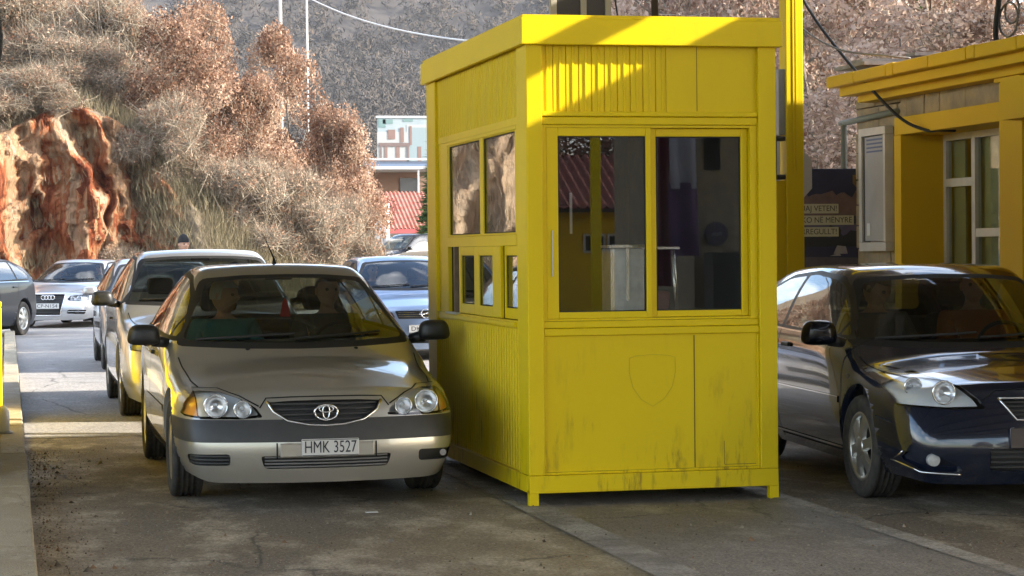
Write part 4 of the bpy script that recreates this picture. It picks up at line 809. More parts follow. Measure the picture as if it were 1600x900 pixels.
for x, w, m_ in ((12.31, .1, YELP), (13.58, .075, mat('beige_metal', (.36, .32, .24), .6))):
    b = MB(); b.box(-w, w, -.08, .08, 0, 5.6, .01); tag(b.build('canopy_post', m_), 'canopy post in front of the red roofed house' if w > .09 else 'beige wooden pole in front of the red roofed house', 'post').location = (x, -20.8, 0)
sw = thing('stone_house', 'sandstone house behind the viewpoint', 'house', (11.2, -9.9, 0))
b = MB(); b.box(-.1, 5, -5, 0, 0, 4.2); b.build('wall', STONE, sw); b = MB(); b.box(-.5, 5.3, -5.3, .4, 4.2, 4.4); b.build('roof', RTILE, sw); b = MB(); b.box(.08, .35, .001, .03, 2.82, 3.9); b.build('window', MATS['dark_pane'], sw)
b = MB(); b.box(0, .9, .2, .7, 0, 1.45); tag(b.build('dark_counter', BLKP), 'dark stall counter by the stone house', 'counter').location = (11.2, -9.9, 0)
rs = thing('round_sign', 'round dark sign on the stone house', 'sign', (11.47, -9.89, 1.76)); b = MB(); b.cyl((0, 0, 0), (0, .04, 0), .2, n=28); b.build('disc', mat('dark_violet', (.05, .03, .07), .4), rs)
o = link('lettering', text_mesh('non', .12, .001), mat('pale_letters', (.5, .45, .5), .5), rs); o.location = (0, .043, 0); o.rotation_euler = (0, 0, math.pi)
fl = thing('hanging_banner', 'white and violet banner beside the stone house', 'banner', (10.8, -9.6, 0))
for nm, c, x0, x1, z0, z1 in (('white_cloth', (.4, .38, .42), -.22, .25, 2.5, 3.9), ('violet_cloth', (.10, .04, .13), -.24, .28, 1.4, 2.6), ('red_cloth', (.13, .02, .04), -.42, -.2, .9, 3.9)):
    b = MB(); b.grid(lambda u, v: (x0+(x1-x0)*u, .05*math.sin(u*9+v*2), z0+(z1-z0)*v), 12, 10); b.build(nm, mat('banner_'+nm, c, .8), fl)
b = MB(); b.cyl((-.45, 0, 0), (-.45, 0, 4), .03); b.build('pole', GRYM, fl)
# dark trees behind the house and beyond the lanes' rear
for i, (x, y) in enumerate(((9, -30), (13, -31), (17, -30), (21, -29), (4, -33), (-2, -30))): place_tree('oak_tree', OAK[i % 3], (x, y, 0), i*1.3, (1.3, 1.3, 1.1), 'oak behind the viewpoint', 'tree', 'oaks behind the viewpoint')
# ------------------------------------------------------------------ cars: a lofted cage, subdivided, then cut into panels, panes and lamps
def paint(name, col, metal=.55, rough=.32):
    if name in MATS: return MATS[name]
    dk = max(col) < .05; m = mat(name, col, rough, metal, .4 if dk else 1., .12 if dk else .5)
    return m
SEAM = mat('panel_gap', (.006, .006, .006), .8); CGL = glass('car_glass', (.40, .44, .40), 1.6); CGLS = glass('car_side_glass', (.5, .53, .51), 2.0)
LENS = glass('lamp_lens', (.9, .92, .93), 1.45); BOWL = mat('lamp_bowl', (.9, .9, .92), .18, .7); REFL = mat('lamp_reflector', (.92, .92, .93), .22, .25); ORL = glass('orange_lens', (1., .82, .55), 1.45)
SEATM = mat('seat_cloth', (.045, .045, .05), .95); DASHM = mat('dashboard', (.022, .022, .024), .6); PLATEW = mat('plate_white', (.62, .61, .58), .45); INK = mat('plate_ink', (.02, .02, .03), .6)
TYRE = mat('tyre_rubber', (.02, .019, .018), .85, var=.4, vscale=20, dark=(.06, .052, .042)); RIMM = mat('alloy_rim', (.48, .47, .44), .3, .85)
REDL = mat('red_lamp', (.35, .01, .01), .2, 0, 1.)

def lerp(a, b, t): return a+(b-a)*t
def pl(t, pts):
    """piecewise linear table"""
    if t <= pts[0][0]: return pts[0][1]
    for (a, va), (b, vb) in zip(pts, pts[1:]):
        if t <= b: return va+(vb-va)*(t-a)/(b-a)
    return pts[-1][1]
FK = (-1, -.82, -.48, 0, .48, .82, 1)
def car_cage(S):
    """S: stations [(y, ze, zc, wtop, zbelt, taper, bow)], W, sill; nose rows; tail rows -> quads of a closed shell without belly"""
    W_, st = S['W'], S['st']; I = len(st); bm = bmesh.new(); P = {}
    rowz0 = (S['sill'], .30, .44, .60)
    for i, (y, ze, zc, wt, zb, tp, bow) in enumerate(st):
        top = min(zb, ze-.05); z3 = min(.62, top-.10)
        zs = [S['sill'] if 0 < i < I-1 else S['nz'][0], min(.31, z3-.12), min(.45, z3-.05), z3, top-.05, top, lerp(top, ze, .52), ze]
        wl_ = [W_-.07, W_-.018, W_, W_-.004, W_-.018, W_-.045, lerp(W_-.05, wt, .45)+.012, wt]
        wl_ = [w*tp for w in wl_]
        if i in (0, I-1):
            zs = list(S['nz'] if i == 0 else S['tz']); wl_ = [w*tp for w in (S['nw'] if i == 0 else S['tw'])]
        dy = S['ny'] if i == 0 else (S['ty'] if i == I-1 else [0]*8)
        for j in range(8):
            for k, f in enumerate(FK):
                if 0 < i < I-1 and j < 7 and 0 < k < 6: continue
                x = f*wl_[j]; z = zs[j]; yy = y+dy[j]-bow*(1-f*f)
                if j == 7: z += (zc-ze)*(1-abs(f)**2.2)
                P[i, j, k] = bm.verts.new((x, yy, z))
    def q(a, b, c, d):
        try: bm.faces.new((P[a], P[b], P[c], P[d])).smooth = True
        except KeyError: pass
    for i in range(I-1):
        for j in range(7):
            q((i, j, 0), (i+1, j, 0), (i+1, j+1, 0), (i, j+1, 0)); q((i, j, 6), (i, j+1, 6), (i+1, j+1, 6), (i+1, j, 6))
        for k in range(6): q((i, 7, k), (i+1, 7, k), (i+1, 7, k+1), (i, 7, k+1))
    for j in range(7):
        for k in range(6): q((0, j, k), (0, j+1, k), (0, j+1, k+1), (0, j, k+1)); q((I-1, j, k), (I-1, j, k+1), (I-1, j+1, k+1), (I-1, j+1, k))
    bmesh.ops.recalc_face_normals(bm, faces=bm.faces)
    me = bpy.data.meshes.new('tmp'); bm.to_mesh(me); bm.free(); o = bpy.data.objects.new('tmp', me); COL.objects.link(o)
    sd = o.modifiers.new('s', 'SUBSURF'); sd.levels = 2; bpy.context.view_layer.update()
    m2 = bpy.data.meshes.new_from_object(o.evaluated_get(bpy.context.evaluated_depsgraph_get())); bpy.data.objects.remove(o); bpy.data.meshes.remove(me)
    bm = bmesh.new(); bm.from_mesh(m2); bpy.data.meshes.remove(m2); bm.normal_update()
    return bm
def roundpoly(pts, r=.03, n=3):
    out = []; N = len(pts)
    for i in range(N):
        p, a, b = Vector(pts[i]), Vector(pts[i-1]), Vector(pts[(i+1) % N]); da, db = (a-p), (b-p); ra = min(r, da.length*.45, db.length*.45)
        p0 = p+da.normalized()*ra; p1 = p+db.normalized()*ra
        for k in range(n+1):
            t = k/n; out.append(tuple((1-t)**2*p0+2*t*(1-t)*p+t*t*p1))
    return out
def inpoly(x, y, P_):
    c = False; j = len(P_)-1
    for i in range(len(P_)):
        if (P_[i][1] > y) != (P_[j][1] > y) and x < (P_[j][0]-P_[i][0])*(y-P_[i][1])/(P_[j][1]-P_[i][1])+P_[i][0]: c = not c
        j = i
    return c
def cut(bm, poly, ax, test, rid, layer):
    """cut the outline `poly` (in the two axes ax) through the faces passing test, tag the inside with rid"""
    a0, a1 = ax; N = len(poly); n_ax = 3-a0-a1
    xs_ = [p[0] for p in poly]; ys_ = [p[1] for p in poly]; bx = (min(xs_)-.02, max(xs_)+.02, min(ys_)-.02, max(ys_)+.02)
    def cand():
        out = []
        for f in bm.faces:
            c = f.calc_center_median()
            if test(c, f.normal):
                u = [v.co[a0] for v in f.verts]; w = [v.co[a1] for v in f.verts]
                if max(u) > bx[0] and min(u) < bx[1] and max(w) > bx[2] and min(w) < bx[3]: out.append((f, min(u), max(u), min(w), max(w)))
        return out
    for i in range(N):
        p, q_ = poly[i], poly[(i+1) % N]; d = (q_[0]-p[0], q_[1]-p[1]); L = math.hypot(*d)
        if L < 1e-5: continue
        no = [0, 0, 0]; no[a0] = -d[1]/L; no[a1] = d[0]/L; co = [0, 0, 0]; co[a0], co[a1] = p
        lo0, hi0, lo1, hi1 = min(p[0], q_[0])-1e-4, max(p[0], q_[0])+1e-4, min(p[1], q_[1])-1e-4, max(p[1], q_[1])+1e-4
        if i == 0 or True:
            fs = [c[0] for c in cand() if c[2] >= lo0 and c[1] <= hi0 and c[4] >= lo1 and c[3] <= hi1]
        if not fs: continue
        geom = list({e for f in fs for e in f.edges} | {v for f in fs for v in f.verts})+fs
        bmesh.ops.bisect_plane(bm, geom=geom, plane_co=co, plane_no=no, dist=1e-5)
    for f, *_ in cand():
        c = f.calc_center_median()
        if inpoly(c[a0], c[a1], poly): f[layer] = rid
def pull(bm, layer, rid, off=0., keep=False):
    """copy the faces tagged rid into a bmesh of their own (pushed along normals by off); remove them from bm"""
    nb = bmesh.new(); mp_ = {}; fs = [f for f in bm.faces if f[layer] == rid]
    for f in fs:
        vs = []
        for v in f.verts:
            if v not in mp_: mp_[v] = nb.verts.new(v.co+v.normal*off)
            vs.append(mp_[v])
        nf = nb.faces.new(vs); nf.smooth = True
    if not keep: bmesh.ops.delete(bm, geom=fs, context='FACES')
    return nb
def finish(nb, name, m, parent, solid=0., dirv=None, crease=None):
    """optionally give the sheet a rim by extruding its border inwards"""
    if solid:
        be = [e for e in nb.edges if e.is_boundary]
        if be:
            nb.normal_update(); nm = {v: v.normal.copy() for e in be for v in e.verts}
            r = bmesh.ops.extrude_edge_only(nb, edges=be); nv = [g for g in r['geom'] if isinstance(g, bmesh.types.BMVert)]
            for v in nv:
                src = min((e.other_vert(v) for e in v.link_edges if e.other_vert(v) in nm), key=lambda w: (w.co-v.co).length, default=None)
                v.co += (dirv if dirv is not None else (-nm[src] if src else Vector()))*solid
            for e in be:
                if e.is_valid: e.smooth = False
    me = bpy.data.meshes.new(name); nb.to_mesh(me); nb.free(); return link(name, me, m, parent)
class Snap:
    """ray casts on the finished shell, for seams and small fittings"""
    def __init__(s, bm): s.t = BVHTree.FromBMesh(bm)
    def front(s, x, z): h = s.t.ray_cast(Vector((x, -4, z)), Vector((0, 1, 0))); return h[0], h[1]
    def rear(s, x, z): h = s.t.ray_cast(Vector((x, 9, z)), Vector((0, -1, 0))); return h[0], h[1]
    def top(s, x, y): h = s.t.ray_cast(Vector((x, y, 4)), Vector((0, 0, -1))); return h[0], h[1]
    def side(s, y, z, sg): h = s.t.ray_cast(Vector((sg*4, y, z)), Vector((-sg, 0, 0))); return h[0], h[1]
def ribbon(mb, snap, fn, pts, w=.0045, lift=.003, step=.04, mi=0):
    """flat strip lying on the shell along pts"""
    P_ = []
    for a, b in zip(pts, pts[1:]):
        L = math.hypot(b[0]-a[0], b[1]-a[1]); n_ = max(1, int(L/step))
        for k in range(n_): P_.append((lerp(a[0], b[0], k/n_), lerp(a[1], b[1], k/n_)))
    P_.append(pts[-1]); rows = []; hits = [fn(*p) for p in P_]; hits = [h for h in hits if h[0] is not None]
    for i, (c, nrm) in enumerate(hits):
        t = hits[min(i+1, len(hits)-1)][0]-hits[max(i-1, 0)][0]
        if t.length < 1e-6: continue
        s_ = t.cross(nrm).normalized()*w; c2 = c+nrm*lift; rows.append((mb.bm.verts.new(c2-s_), mb.bm.verts.new(c2+s_)))
    for r0, r1 in zip(rows, rows[1:]): mb.bm.faces.new((r0[0], r1[0], r1[1], r0[1])).material_index = mi
def wheel(parent, x, y, r, side, spokes, steer=0., hub=False, w=.195):
    """tyre with grooves and a spoked rim; side=-1 left of the picture"""
    root = bpy.data.objects.new('wheel', None); COL.objects.link(root); root.parent = parent; root.location = (x, y, r); root.rotation_euler = (0, 0, steer); root.empty_display_size = .1
    rr = r*.67; h = w/2; s = -side
    prof = [(rr, -h*.82), (rr+.012, -h*.9), (lerp(rr, r, .55), -h*1.0), (r-.018, -h*.93), (r-.006, -h*.8)]
    for g_ in (-.48, -.16, .16, .48):
        c = g_*h; prof += [(r-.001, c-.012*1.2), (r-.012, c-.008), (r-.012, c+.008), (r-.001, c+.012*1.2)]
    prof += [(r-.006, h*.8), (r-.018, h*.93), (lerp(rr, r, .55), h*1.0), (rr+.012, h*.9), (rr, h*.82)]
    b = MB(); b.lathe(prof, 48, smooth=False)
    for f in b.bm.faces: f.smooth = True
    b.build('tyre', TYRE, root)
    # rim: outer lip, dark barrel, spokes
    o_ = side*h*.78; b = MB(); b.lathe([(rr+.004, o_), (rr-.004, o_+side*.008), (rr-.022, o_+side*.004), (rr-.03, o_-side*.02), (rr-.04, o_-side*.09)], 48); ri = b.build('rim', RIMM, root)
    b = MB(); b.lathe([(rr-.035, o_-side*.07), (.02, o_-side*.075)], 32); b.build('brake_disc', mat('brake_dark', (.03, .03, .03), .6, .4), ri)
    b = MB()
    if hub:
        b.lathe([(rr-.012, o_-side*.004), (rr*.8, o_+side*.004), (rr*.4, o_+side*.012), (.03, o_+side*.018), (0.001, o_+side*.018)], 36)
    else:
        for k in range(spokes):
            a = 2*math.pi*k/spokes+.3; M_ = Matrix.Rotation(a, 4, 'X'); c0, c1 = .05, rr-.014
            vs = []
            for (rad, wd, off) in ((c0, .030, .012), (lerp(c0, c1, .5), .026, .008), (c1, .040, -.004)):
                for dx, ww in ((0, 1), (-.022, 1.3)):
                    vs.append([b.bm.verts.new(M_ @ Vector((o_+side*(off+dx), -wd*ww, rad))), b.bm.verts.new(M_ @ Vector((o_+side*(off+dx), wd*ww, rad)))])
            for u in (0, 2):
                b.bm.faces.new((vs[u][0], vs[u+2][0], vs[u+2][1], vs[u][1]))
                for e_ in (0, 1): b.bm.faces.new((vs[u][e_], vs[u+1][e_], vs[u+3][e_], vs[u+2][e_]))
        b.lathe([(.062, o_-side*.02), (.06, o_+side*.012), (.045, o_+side*.018), (.001, o_+side*.02)], 24)
    b.build('spokes', RIMM, ri)
    return root
def emblem_ovals(parent, x, y, z, s, name='emblem'):
    """three interlocking ellipses"""
    b = MB()
    def el(cx, cz, ra, rb, r): b.ring([(cx+ra*math.cos(t), 0, cz+rb*math.sin(t)) for t in np.linspace(0, 2*math.pi, 29)], r, n=6, cap=False)
    el(0, 0, s, s*.66, s*.10); el(0, s*.04, s*.30, s*.58, s*.075); el(0, s*.28, s*.62, s*.26, s*.07); o = b.build(name, CHROME, parent); o.location = (x, y, z)
def emblem_rings(parent, x, y, z, s):
    b = MB()
    for k in range(4): b.ring([(-1.65*s+k*1.1*s+s*.72*math.cos(t), 0, s*.72*math.sin(t)) for t in np.linspace(0, 2*math.pi, 25)], s*.15, n=6, cap=False)
    b.build('emblem', CHROME, parent).location = (x, y, z)
def emblem_bolt(parent, x, y, z, s):
    b = MB(); b.ring([(s*math.cos(t), 0, s*math.sin(t)) for t in np.linspace(0, 2*math.pi, 29)], s*.11, n=6, cap=False)
    b.ring([(-s*1.5, 0, -s*.12), (-.1*s, 0, -.12*s)], s*.12, s*.10, n=6); b.ring([(.1*s, 0, .12*s), (s*1.5, 0, .12*s)], s*.10, s*.12, n=6); b.ring([(-.3*s, 0, -.12*s), (.3*s, 0, .12*s)], s*.12, n=6)
    b.build('emblem', CHROME, parent).location = (x, y, z)
def num_plate(parent, snap, x, z, w, h, txt, tsize, fwd=.02):
    y = min(p[0].y for p in (snap.front(x, z), snap.front(x-w*.4, z), snap.front(x+w*.4, z)) if p[0] is not None)-fwd
    b = MB(); b.box(-w/2, w/2, 0, .012, -h/2, h/2, .004); p_ = b.build('licence_plate', PLATEW, parent); p_.location = (x, y, z)
    me = text_mesh(txt, tsize, .0008, 0); o = link('lettering', me, INK, p_); o.location = (0, -.0018, 0)
    vx = [v.co.x for v in me.vertices]; tw = max(vx)-min(vx); o.scale = (min(1.15, w*.9/tw), 1, 1)
    b = MB(); t = .004
    for (x0, x1, z0, z1) in ((-w/2+.003, w/2-.003, h/2-.007, h/2-.003), (-w/2+.003, w/2-.003, -h/2+.003, -h/2+.007)): b.box(x0, x1, -.0012, 0, z0, z1)
    b.build('plate_border', INK, p_)
def mirror_part(parent, x, y, z, sg, m, w=.20, h=.125, yellowish=None):
    b = MB(); g_ = b
    def f(u, v):
        a, e_ = u*2*math.pi, v*math.pi; ce, se = math.cos(e_), math.sin(e_)
        sx = abs(math.cos(a))**.55*(1 if math.cos(a) >= 0 else -1)*abs(se)**.55; sz = abs(math.sin(a))**.6*(1 if math.sin(a) >= 0 else -1)*abs(se)**.55
        return (sg*.0+sx*w/2*(1-.12*sz), -ce*.075+(.03 if ce > 0 else 0)*0, sz*h/2)
    b.grid(f, 28, 14); bmesh.ops.remove_doubles(b.bm, verts=b.bm.verts, dist=.0005); mo = b.build('door_mirror', m, parent); mo.location = (x+sg*w*.52, y, z)
    b = MB(); b.ring([(-sg*w*.75, .045, -h*.42), (-sg*w*.3, .01, -h*.28)], .032, .04, n=8); b.build('mirror_arm', BLKP, mo)
    return mo
def seat(parent, x, y, m=None):
    s = bpy.data.objects.new('front_seat', None); COL.objects.link(s); s.parent = parent; s.location = (x, y, 0); s.empty_display_size = .1
    b = MB(); b.box(-.25, .25, -.28, .26, .28, .50, .05); b.build('cushion', m or SEATM, s)
    b = MB(); b.box(-.23, .23, -.06, .06, 0, .62, .05, Matrix.Translation((0, .25, .46)) @ Matrix.Rotation(R(-16), 4, 'X')); b.build('backrest', m or SEATM, s)
    b = MB(); b.box(-.13, .13, -.045, .045, 0, .17, .04, Matrix.Translation((0, .44, 1.10)) @ Matrix.Rotation(R(-10), 4, 'X')); b.build('headrest', m or SEATM, s)
    return s

def build_car(S, loc, rz, label, group=None, cat='car', name='parked_car'):
    """S describes shape and fittings; front faces -y; origin on the ground at the front axle"""
    root = thing(name, label, cat, loc, rz, group)
    bm = car_cage(S); lay = bm.faces.layers.int.new('reg'); snap = Snap(bm); W_ = S['W']; wb = S['wb']; wr = S['wr']
    pm = S['paint']; st = S['st']; hi = S.get('detail', 1)
    anyt = lambda c, n_: True
    # wheel arches
    ar = wr+.055; arches = []
    for wy in (0, wb):
        pts = [(wy+ar*math.cos(a), wr+.012+ar*math.sin(a)) for a in np.linspace(-.45, math.pi+.45, 26)]; pts = pts+[(wy-ar*.9, -.3), (wy+ar*.9, -.3)]
        cut(bm, pts, (1, 2), lambda c, n_: c.z < .80 and abs(n_.x) > .3, 90, lay)
    bmesh.ops.delete(bm, geom=[f for f in bm.faces if f[lay] == 90], context='FACES')
    be = [e for e in bm.edges if e.is_boundary and any((abs(math.hypot(v.co.y-wy, v.co.z-wr-.012)-ar) < .012 and v.co.z > .1) for wy in (0, wb) for v in e.verts[:1])]
    r = bmesh.ops.extrude_edge_only(bm, edges=be)
    for v in [g_ for g_ in r['geom'] if isinstance(g_, bmesh.types.BMVert)]: v.co.x *= (abs(v.co.x)-.06)/abs(v.co.x)
    bm.normal_update()
    parts = []
    wsz = S['ws']                                    # windshield outline, front view; trim 25 mm wider
    wsy = S['wsy']; wst = lambda c, n_: wsy[0] < c.y < wsy[1] and n_.y < -.25 and n_.z > .1
    cut(bm, S['ws'], (0, 2), wst, 1, lay)
    inner = S['ws_in']; cut(bm, inner, (0, 2), wst, 2, lay)
    sid = 3
    for (outer, inn) in S['side']:
        tst = lambda c, n_: abs(n_.x) > .45 and c.z > .8
        cut(bm, outer, (1, 2), tst, 3, lay)
        for p_ in inn: cut(bm, p_, (1, 2), tst, 4, lay)
    if S.get('rear'):
        tst = lambda c, n_: c.y > S['reary'] and n_.y > .2
        cut(bm, S['rear'], (0, 2), tst, 5, lay)
    # front end pieces (front view)
    fr = lambda c, n_: c.y < .1 and n_.y < -.12
    for (rid, poly, dmin) in S['front']: cut(bm, poly, (0, 2), fr, rid, lay)
    for (rid, z0, z1) in S.get('bands', ()):
        for z in (z0, z1):
            fs = [f for f in bm.faces if f.calc_center_median().y < -wr*.8 and min(v.co.z for v in f.verts) <= z <= max(v.co.z for v in f.verts)]
            bmesh.ops.bisect_plane(bm, geom=list({e for f in fs for e in f.edges} | {v for f in fs for v in f.verts})+fs, plane_co=(0, 0, z), plane_no=(0, 0, 1), dist=1e-5)
        for f in bm.faces:
            c = f.calc_center_median()
            if z0 < c.z < z1 and c.y < -wr*.9 and f[lay] == 0: f[lay] = rid
    get = lambda rid: pull(bm, lay, rid)
    has = {f[lay] for f in bm.faces}
    if 2 in has: finish(get(2), 'windscreen', CGL, root)
    if 1 in has: finish(get(1), 'windscreen_trim', BLK, root)
    if 4 in has:
        nb4 = get(4)
        for sgn, nm in ((-1, 'side_window'), (1, 'side_window')):
            c4 = nb4.copy(); bmesh.ops.delete(c4, geom=[f for f in c4.faces if f.calc_center_median().x*sgn < 0], context='FACES'); finish(c4, nm, CGLS, root)
        nb4.free()
    if 3 in has: finish(get(3), 'window_surround', S.get('surround', BLK), root)
    if 5 in has: finish(get(5), 'rear_window', CGLS, root)
    for rid, nm, mt, kind in S['fparts']:
        if rid not in {f[lay] for f in bm.faces}: continue
        fb = get(rid); fb.normal_update()
        if kind == 'band': finish(fb, nm, mt, root, .0)
        elif kind == 'open':                            # a recess: rim walls and a dark floor behind
            for sgn in ((-1, 1) if 'fog' in nm else (0,)):
                f2 = fb.copy()
                if sgn: bmesh.ops.delete(f2, geom=[f for f in f2.faces if f.calc_center_median().x*sgn < 0], context='FACES')
                cp = f2.copy()
                for v in cp.verts: v.co.y += .05
                fl_ = finish(cp, nm, mt, root); old = list(f2.faces); be = [e for e in f2.edges if e.is_boundary]
                r = bmesh.ops.extrude_edge_only(f2, edges=be)
                for v in [g_ for g_ in r['geom'] if isinstance(g_, bmesh.types.BMVert)]: v.co.y += .05
                bmesh.ops.delete(f2, geom=old, context='FACES_ONLY'); finish(f2, 'rim', mt, fl_)
            fb.free()
        elif kind in ('lamp', 'orange'):
            ws_ = fb
            for sgn in (-1, 1):
                c_ = fb.copy(); bmesh.ops.delete(c_, geom=[f for f in c_.faces if f.calc_center_median().x*sgn < 0], context='FACES')
                if not c_.faces: c_.free(); continue
                xs_ = [v.co.x for v in c_.verts]; zs_ = [v.co.z for v in c_.verts]; ys2 = [v.co.y for v in c_.verts]
                hs_ = c_.copy()
                for v in hs_.verts: v.co.y += .10; v.co.x = lerp(v.co.x, sum(xs_)/len(xs_), .06); v.co.z = lerp(v.co.z, sum(zs_)/len(zs_), .08)
                lamp_ = finish(c_, nm, mt, root, .055, Vector((0, 1, 0)))
                finish(hs_, 'reflector', REFL if kind == 'lamp' else mat('orange_reflector', (.80, .46, .16), .35, .2), lamp_)
                if kind == 'lamp' and S.get('bowls'):
                    for (bx_, bz_, br_) in S['bowls']:
                        bxx = sgn*bx_; hit = Vector((0, max(snap.front(bxx+du*br_, bz_+dw*br_)[0].y for du, dw in ((0, 0), (1, 0), (-1, 0), (0, 1), (0, -1)) if snap.front(bxx+du*br_, bz_+dw*br_)[0] is not None), 0)); hit.y = snap.front(bxx, bz_)[0].y+.022; b = MB(); b.lathe([(br_*1.04, -.004), (br_, 0), (br_*.93, .004), (br_*.8, .02), (br_*.45, .04), (.012, .045)], 26, Matrix.Translation((bxx, hit.y, bz_)) @ Matrix.Rotation(R(90), 4, 'Z')); b.build('bowl', BOWL, lamp_); b = MB(); b.ring([(bxx+br_*math.cos(a), hit.y-.003, bz_+br_*math.sin(a)) for a in np.linspace(0, 2*math.pi, 25)], .005, n=6, cap=False); b.build('bezel', CHROME, lamp_)
                        b = MB(); b.ico((bxx, hit.y+.05, bz_), .017, 2); b.build('bulb', mat('bulb_glass', (.7, .72, .75), .1, .2, 1.), lamp_)
            fb.free()
        else: finish(fb, nm, mt, root)
    # the painted rest
    bm.normal_update(); body = finish(bm, 'body', pm, root)
    # seams
    b = MB()
    for fn_, pts in S.get('seams', ()):
        for sgn in (-1, 1):
            if fn_ == 'side': ribbon(b, snap, lambda y, z: snap.side(y, z, sgn), pts)
            elif fn_ == 'top': ribbon(b, snap, lambda x, y: snap.top(sgn*x, y), pts)
            elif fn_ == 'front': ribbon(b, snap, lambda x, z: snap.front(sgn*x, z), pts)
    if b.bm.faces: b.build('panel_gaps', SEAM, root, recalc=False)
    else: b.bm.free()
    # side rubbing strip
    for (z_, w_, y0, y1, mt) in S.get('strips', ()):
        for sgn in (-1, 1): b = MB(); ribbon(b, snap, lambda y, z: snap.side(y, z, sgn), [(y0, z_), (y1, z_)], w_, .006); b.build('rubbing_strip', mt, root, recalc=False)
    # wheels
    for wy in (0, wb):
        for sgn in (-1, 1): wheel(root, sgn*(S['track']/2), wy, wr, sgn, S.get('spokes', 6), S.get('steer', 0) if wy == 0 else 0, S.get('hub', False))
    # dark well liners, floor
    b = MB()
    for wy in (0, wb):
        for sgn in (-1, 1): b.grid(lambda u, v: (sgn*lerp(W_-.05, W_-.34, v), wy+(ar+.005)*math.cos(u*math.pi), wr+.012+(ar+.005)*math.sin(u*math.pi)), 14, 2)
        for sgn in (-1, 1): b.box(min(sgn*(W_-.33), sgn*(W_-.34)), max(sgn*(W_-.33), sgn*(W_-.34)), wy-ar, wy+ar, .12, .62)
    b.box(-W_+.12, W_-.12, st[1][0]+.05, st[-2][0], .19, .23); b.build('underbody', BLK, root)
    yc, yw = S['cowl'], S['wtop']
    b = MB(); b.box(-W_+.16, W_-.16, yc+.12, yc+.62, .62, S['dash'], .04); b.box(-W_+.1, W_-.1, yc-.16, yc-.14, .25, S['dash']-.14); b.box(-W_+.1, W_-.1, S['bulk']-.02, S['bulk'], .25, .66); b.build('dashboard', DASHM, root)
    if hi:
        sy = S['seat']; 
        for sgn in (-1, 1): seat(root, sgn*.36, sy, S.get('seatm'))
        b = MB(); b.box(-W_+.2, W_-.2, sy+.55, sy+1.0, .25, .5, .05); b.box(-W_+.2, W_-.2, sy+.95, sy+1.1, .45, 1.02, .06); b.build('rear_bench', S.get('seatm', SEATM), root)
        b = MB(); c_ = Vector((.36, sy-.52, S['dash']-.06)); b.ring([(c_.x+.185*math.cos(a), c_.y-.06*math.sin(a)*-1*.9, c_.z+.165*math.sin(a)) for a in np.linspace(0, 2*math.pi, 29)], .014, n=8, cap=False); b.cyl(c_, c_+Vector((0, -.25, -.1)), .03); b.box(c_.x-.17, c_.x+.17, c_.y-.012, c_.y+.012, c_.z-.03, c_.z+.02, .01); b.build('steering_wheel', BLKP, root)
        hit, nn = snap.top(0, yw-.03)
        b = MB(); b.box(-.095, .095, -.015, .015, -.026, .026, .012, Matrix.Translation(hit+Vector((0, .09, -.075)))); b.cyl(hit+Vector((0, .05, -.02)), hit+Vector((0, .09, -.06)), .008); b.build('rear_view_mirror', BLKP, root)
    # wipers and mirrors
    if hi:
        for (x0, x1) in ((-.62, -.02), (-.02, .55)):
            b = MB(); pts = []
            for t in np.linspace(0, 1, 9):
                x = lerp(x0, x1, t); h = snap.front(x, S['wipz']+.03*t)
                if h[0] is not None: pts.append(h[0]+h[1]*.012)
            if len(pts) > 2: b.ring(pts, .008, n=5)
            b.build('wiper', BLK, root)
    mx_, my_, mz_ = S['mirror']
    for sgn in (-1, 1): mirror_part(root, sgn*mx_, my_, mz_, sgn, S.get('mirm', BLKP), *S.get('mirs', (.2, .125)))
    for (y_, z_) in S.get('handles', ()):
        for sgn in (-1, 1):
            h, nn = snap.side(y_, z_, sgn); b = MB(); b.box(-.012, .022, -.09, .09, -.014, .014, .01, Matrix.Translation(h) @ Matrix.Scale(sgn, 4, (1, 0, 0))); b.build('door_handle', S.get('handm', BLKP), root)
    # tail lamps
    for (x_, z_, w_, h_) in S.get('tail', ((.62, .78, .2, .16),)):
        for sgn in (-1, 1):
            h, nn = snap.rear(sgn*x_, z_)
            if h is not None: b = MB(); b.box(-w_/2, w_/2, -.05, .012, -h_/2, h_/2, .02, Matrix.Translation(h)); b.build('tail_light', REDL, root)
    return root, snap
def slats(parent, snap, x0, x1, z0, z1, n_, m, depth=.035, name='grille_slats', th=.006, shape=None):
    b = MB()
    for k in range(n_):
        z = lerp(z0, z1, (k+.5)/n_); a, c = (x0, x1) if shape is None else shape(z)
        pts = []
        for t in np.linspace(0, 1, 11):
            x = lerp(a, c, t); h = snap.front(x, z)
            if h[0] is not None: pts.append(h[0]+Vector((0, depth, 0)))
        if len(pts) > 2: b.ring(pts, th, n=5, flat=1)
    return b.build(name, m, parent)
def frontline(parent, snap, pts, r, m, name, dy=-.004, step=.03):
    b = MB(); P_ = []
    for a, c in zip(pts, pts[1:]):
        n_ = max(1, int(math.hypot(c[0]-a[0], c[1]-a[1])/step))
        for k in range(n_): P_.append((lerp(a[0], c[0], k/n_), lerp(a[1], c[1], k/n_)))
    P_.append(pts[-1]); Q = [snap.front(*p)[0] for p in P_]; Q = [q+Vector((0, dy, 0)) for q in Q if q is not None]
    b.ring(Q, r, n=6); return b.build(name, m, parent)
def mir(pts): return [(-x, z) for x, z in pts]

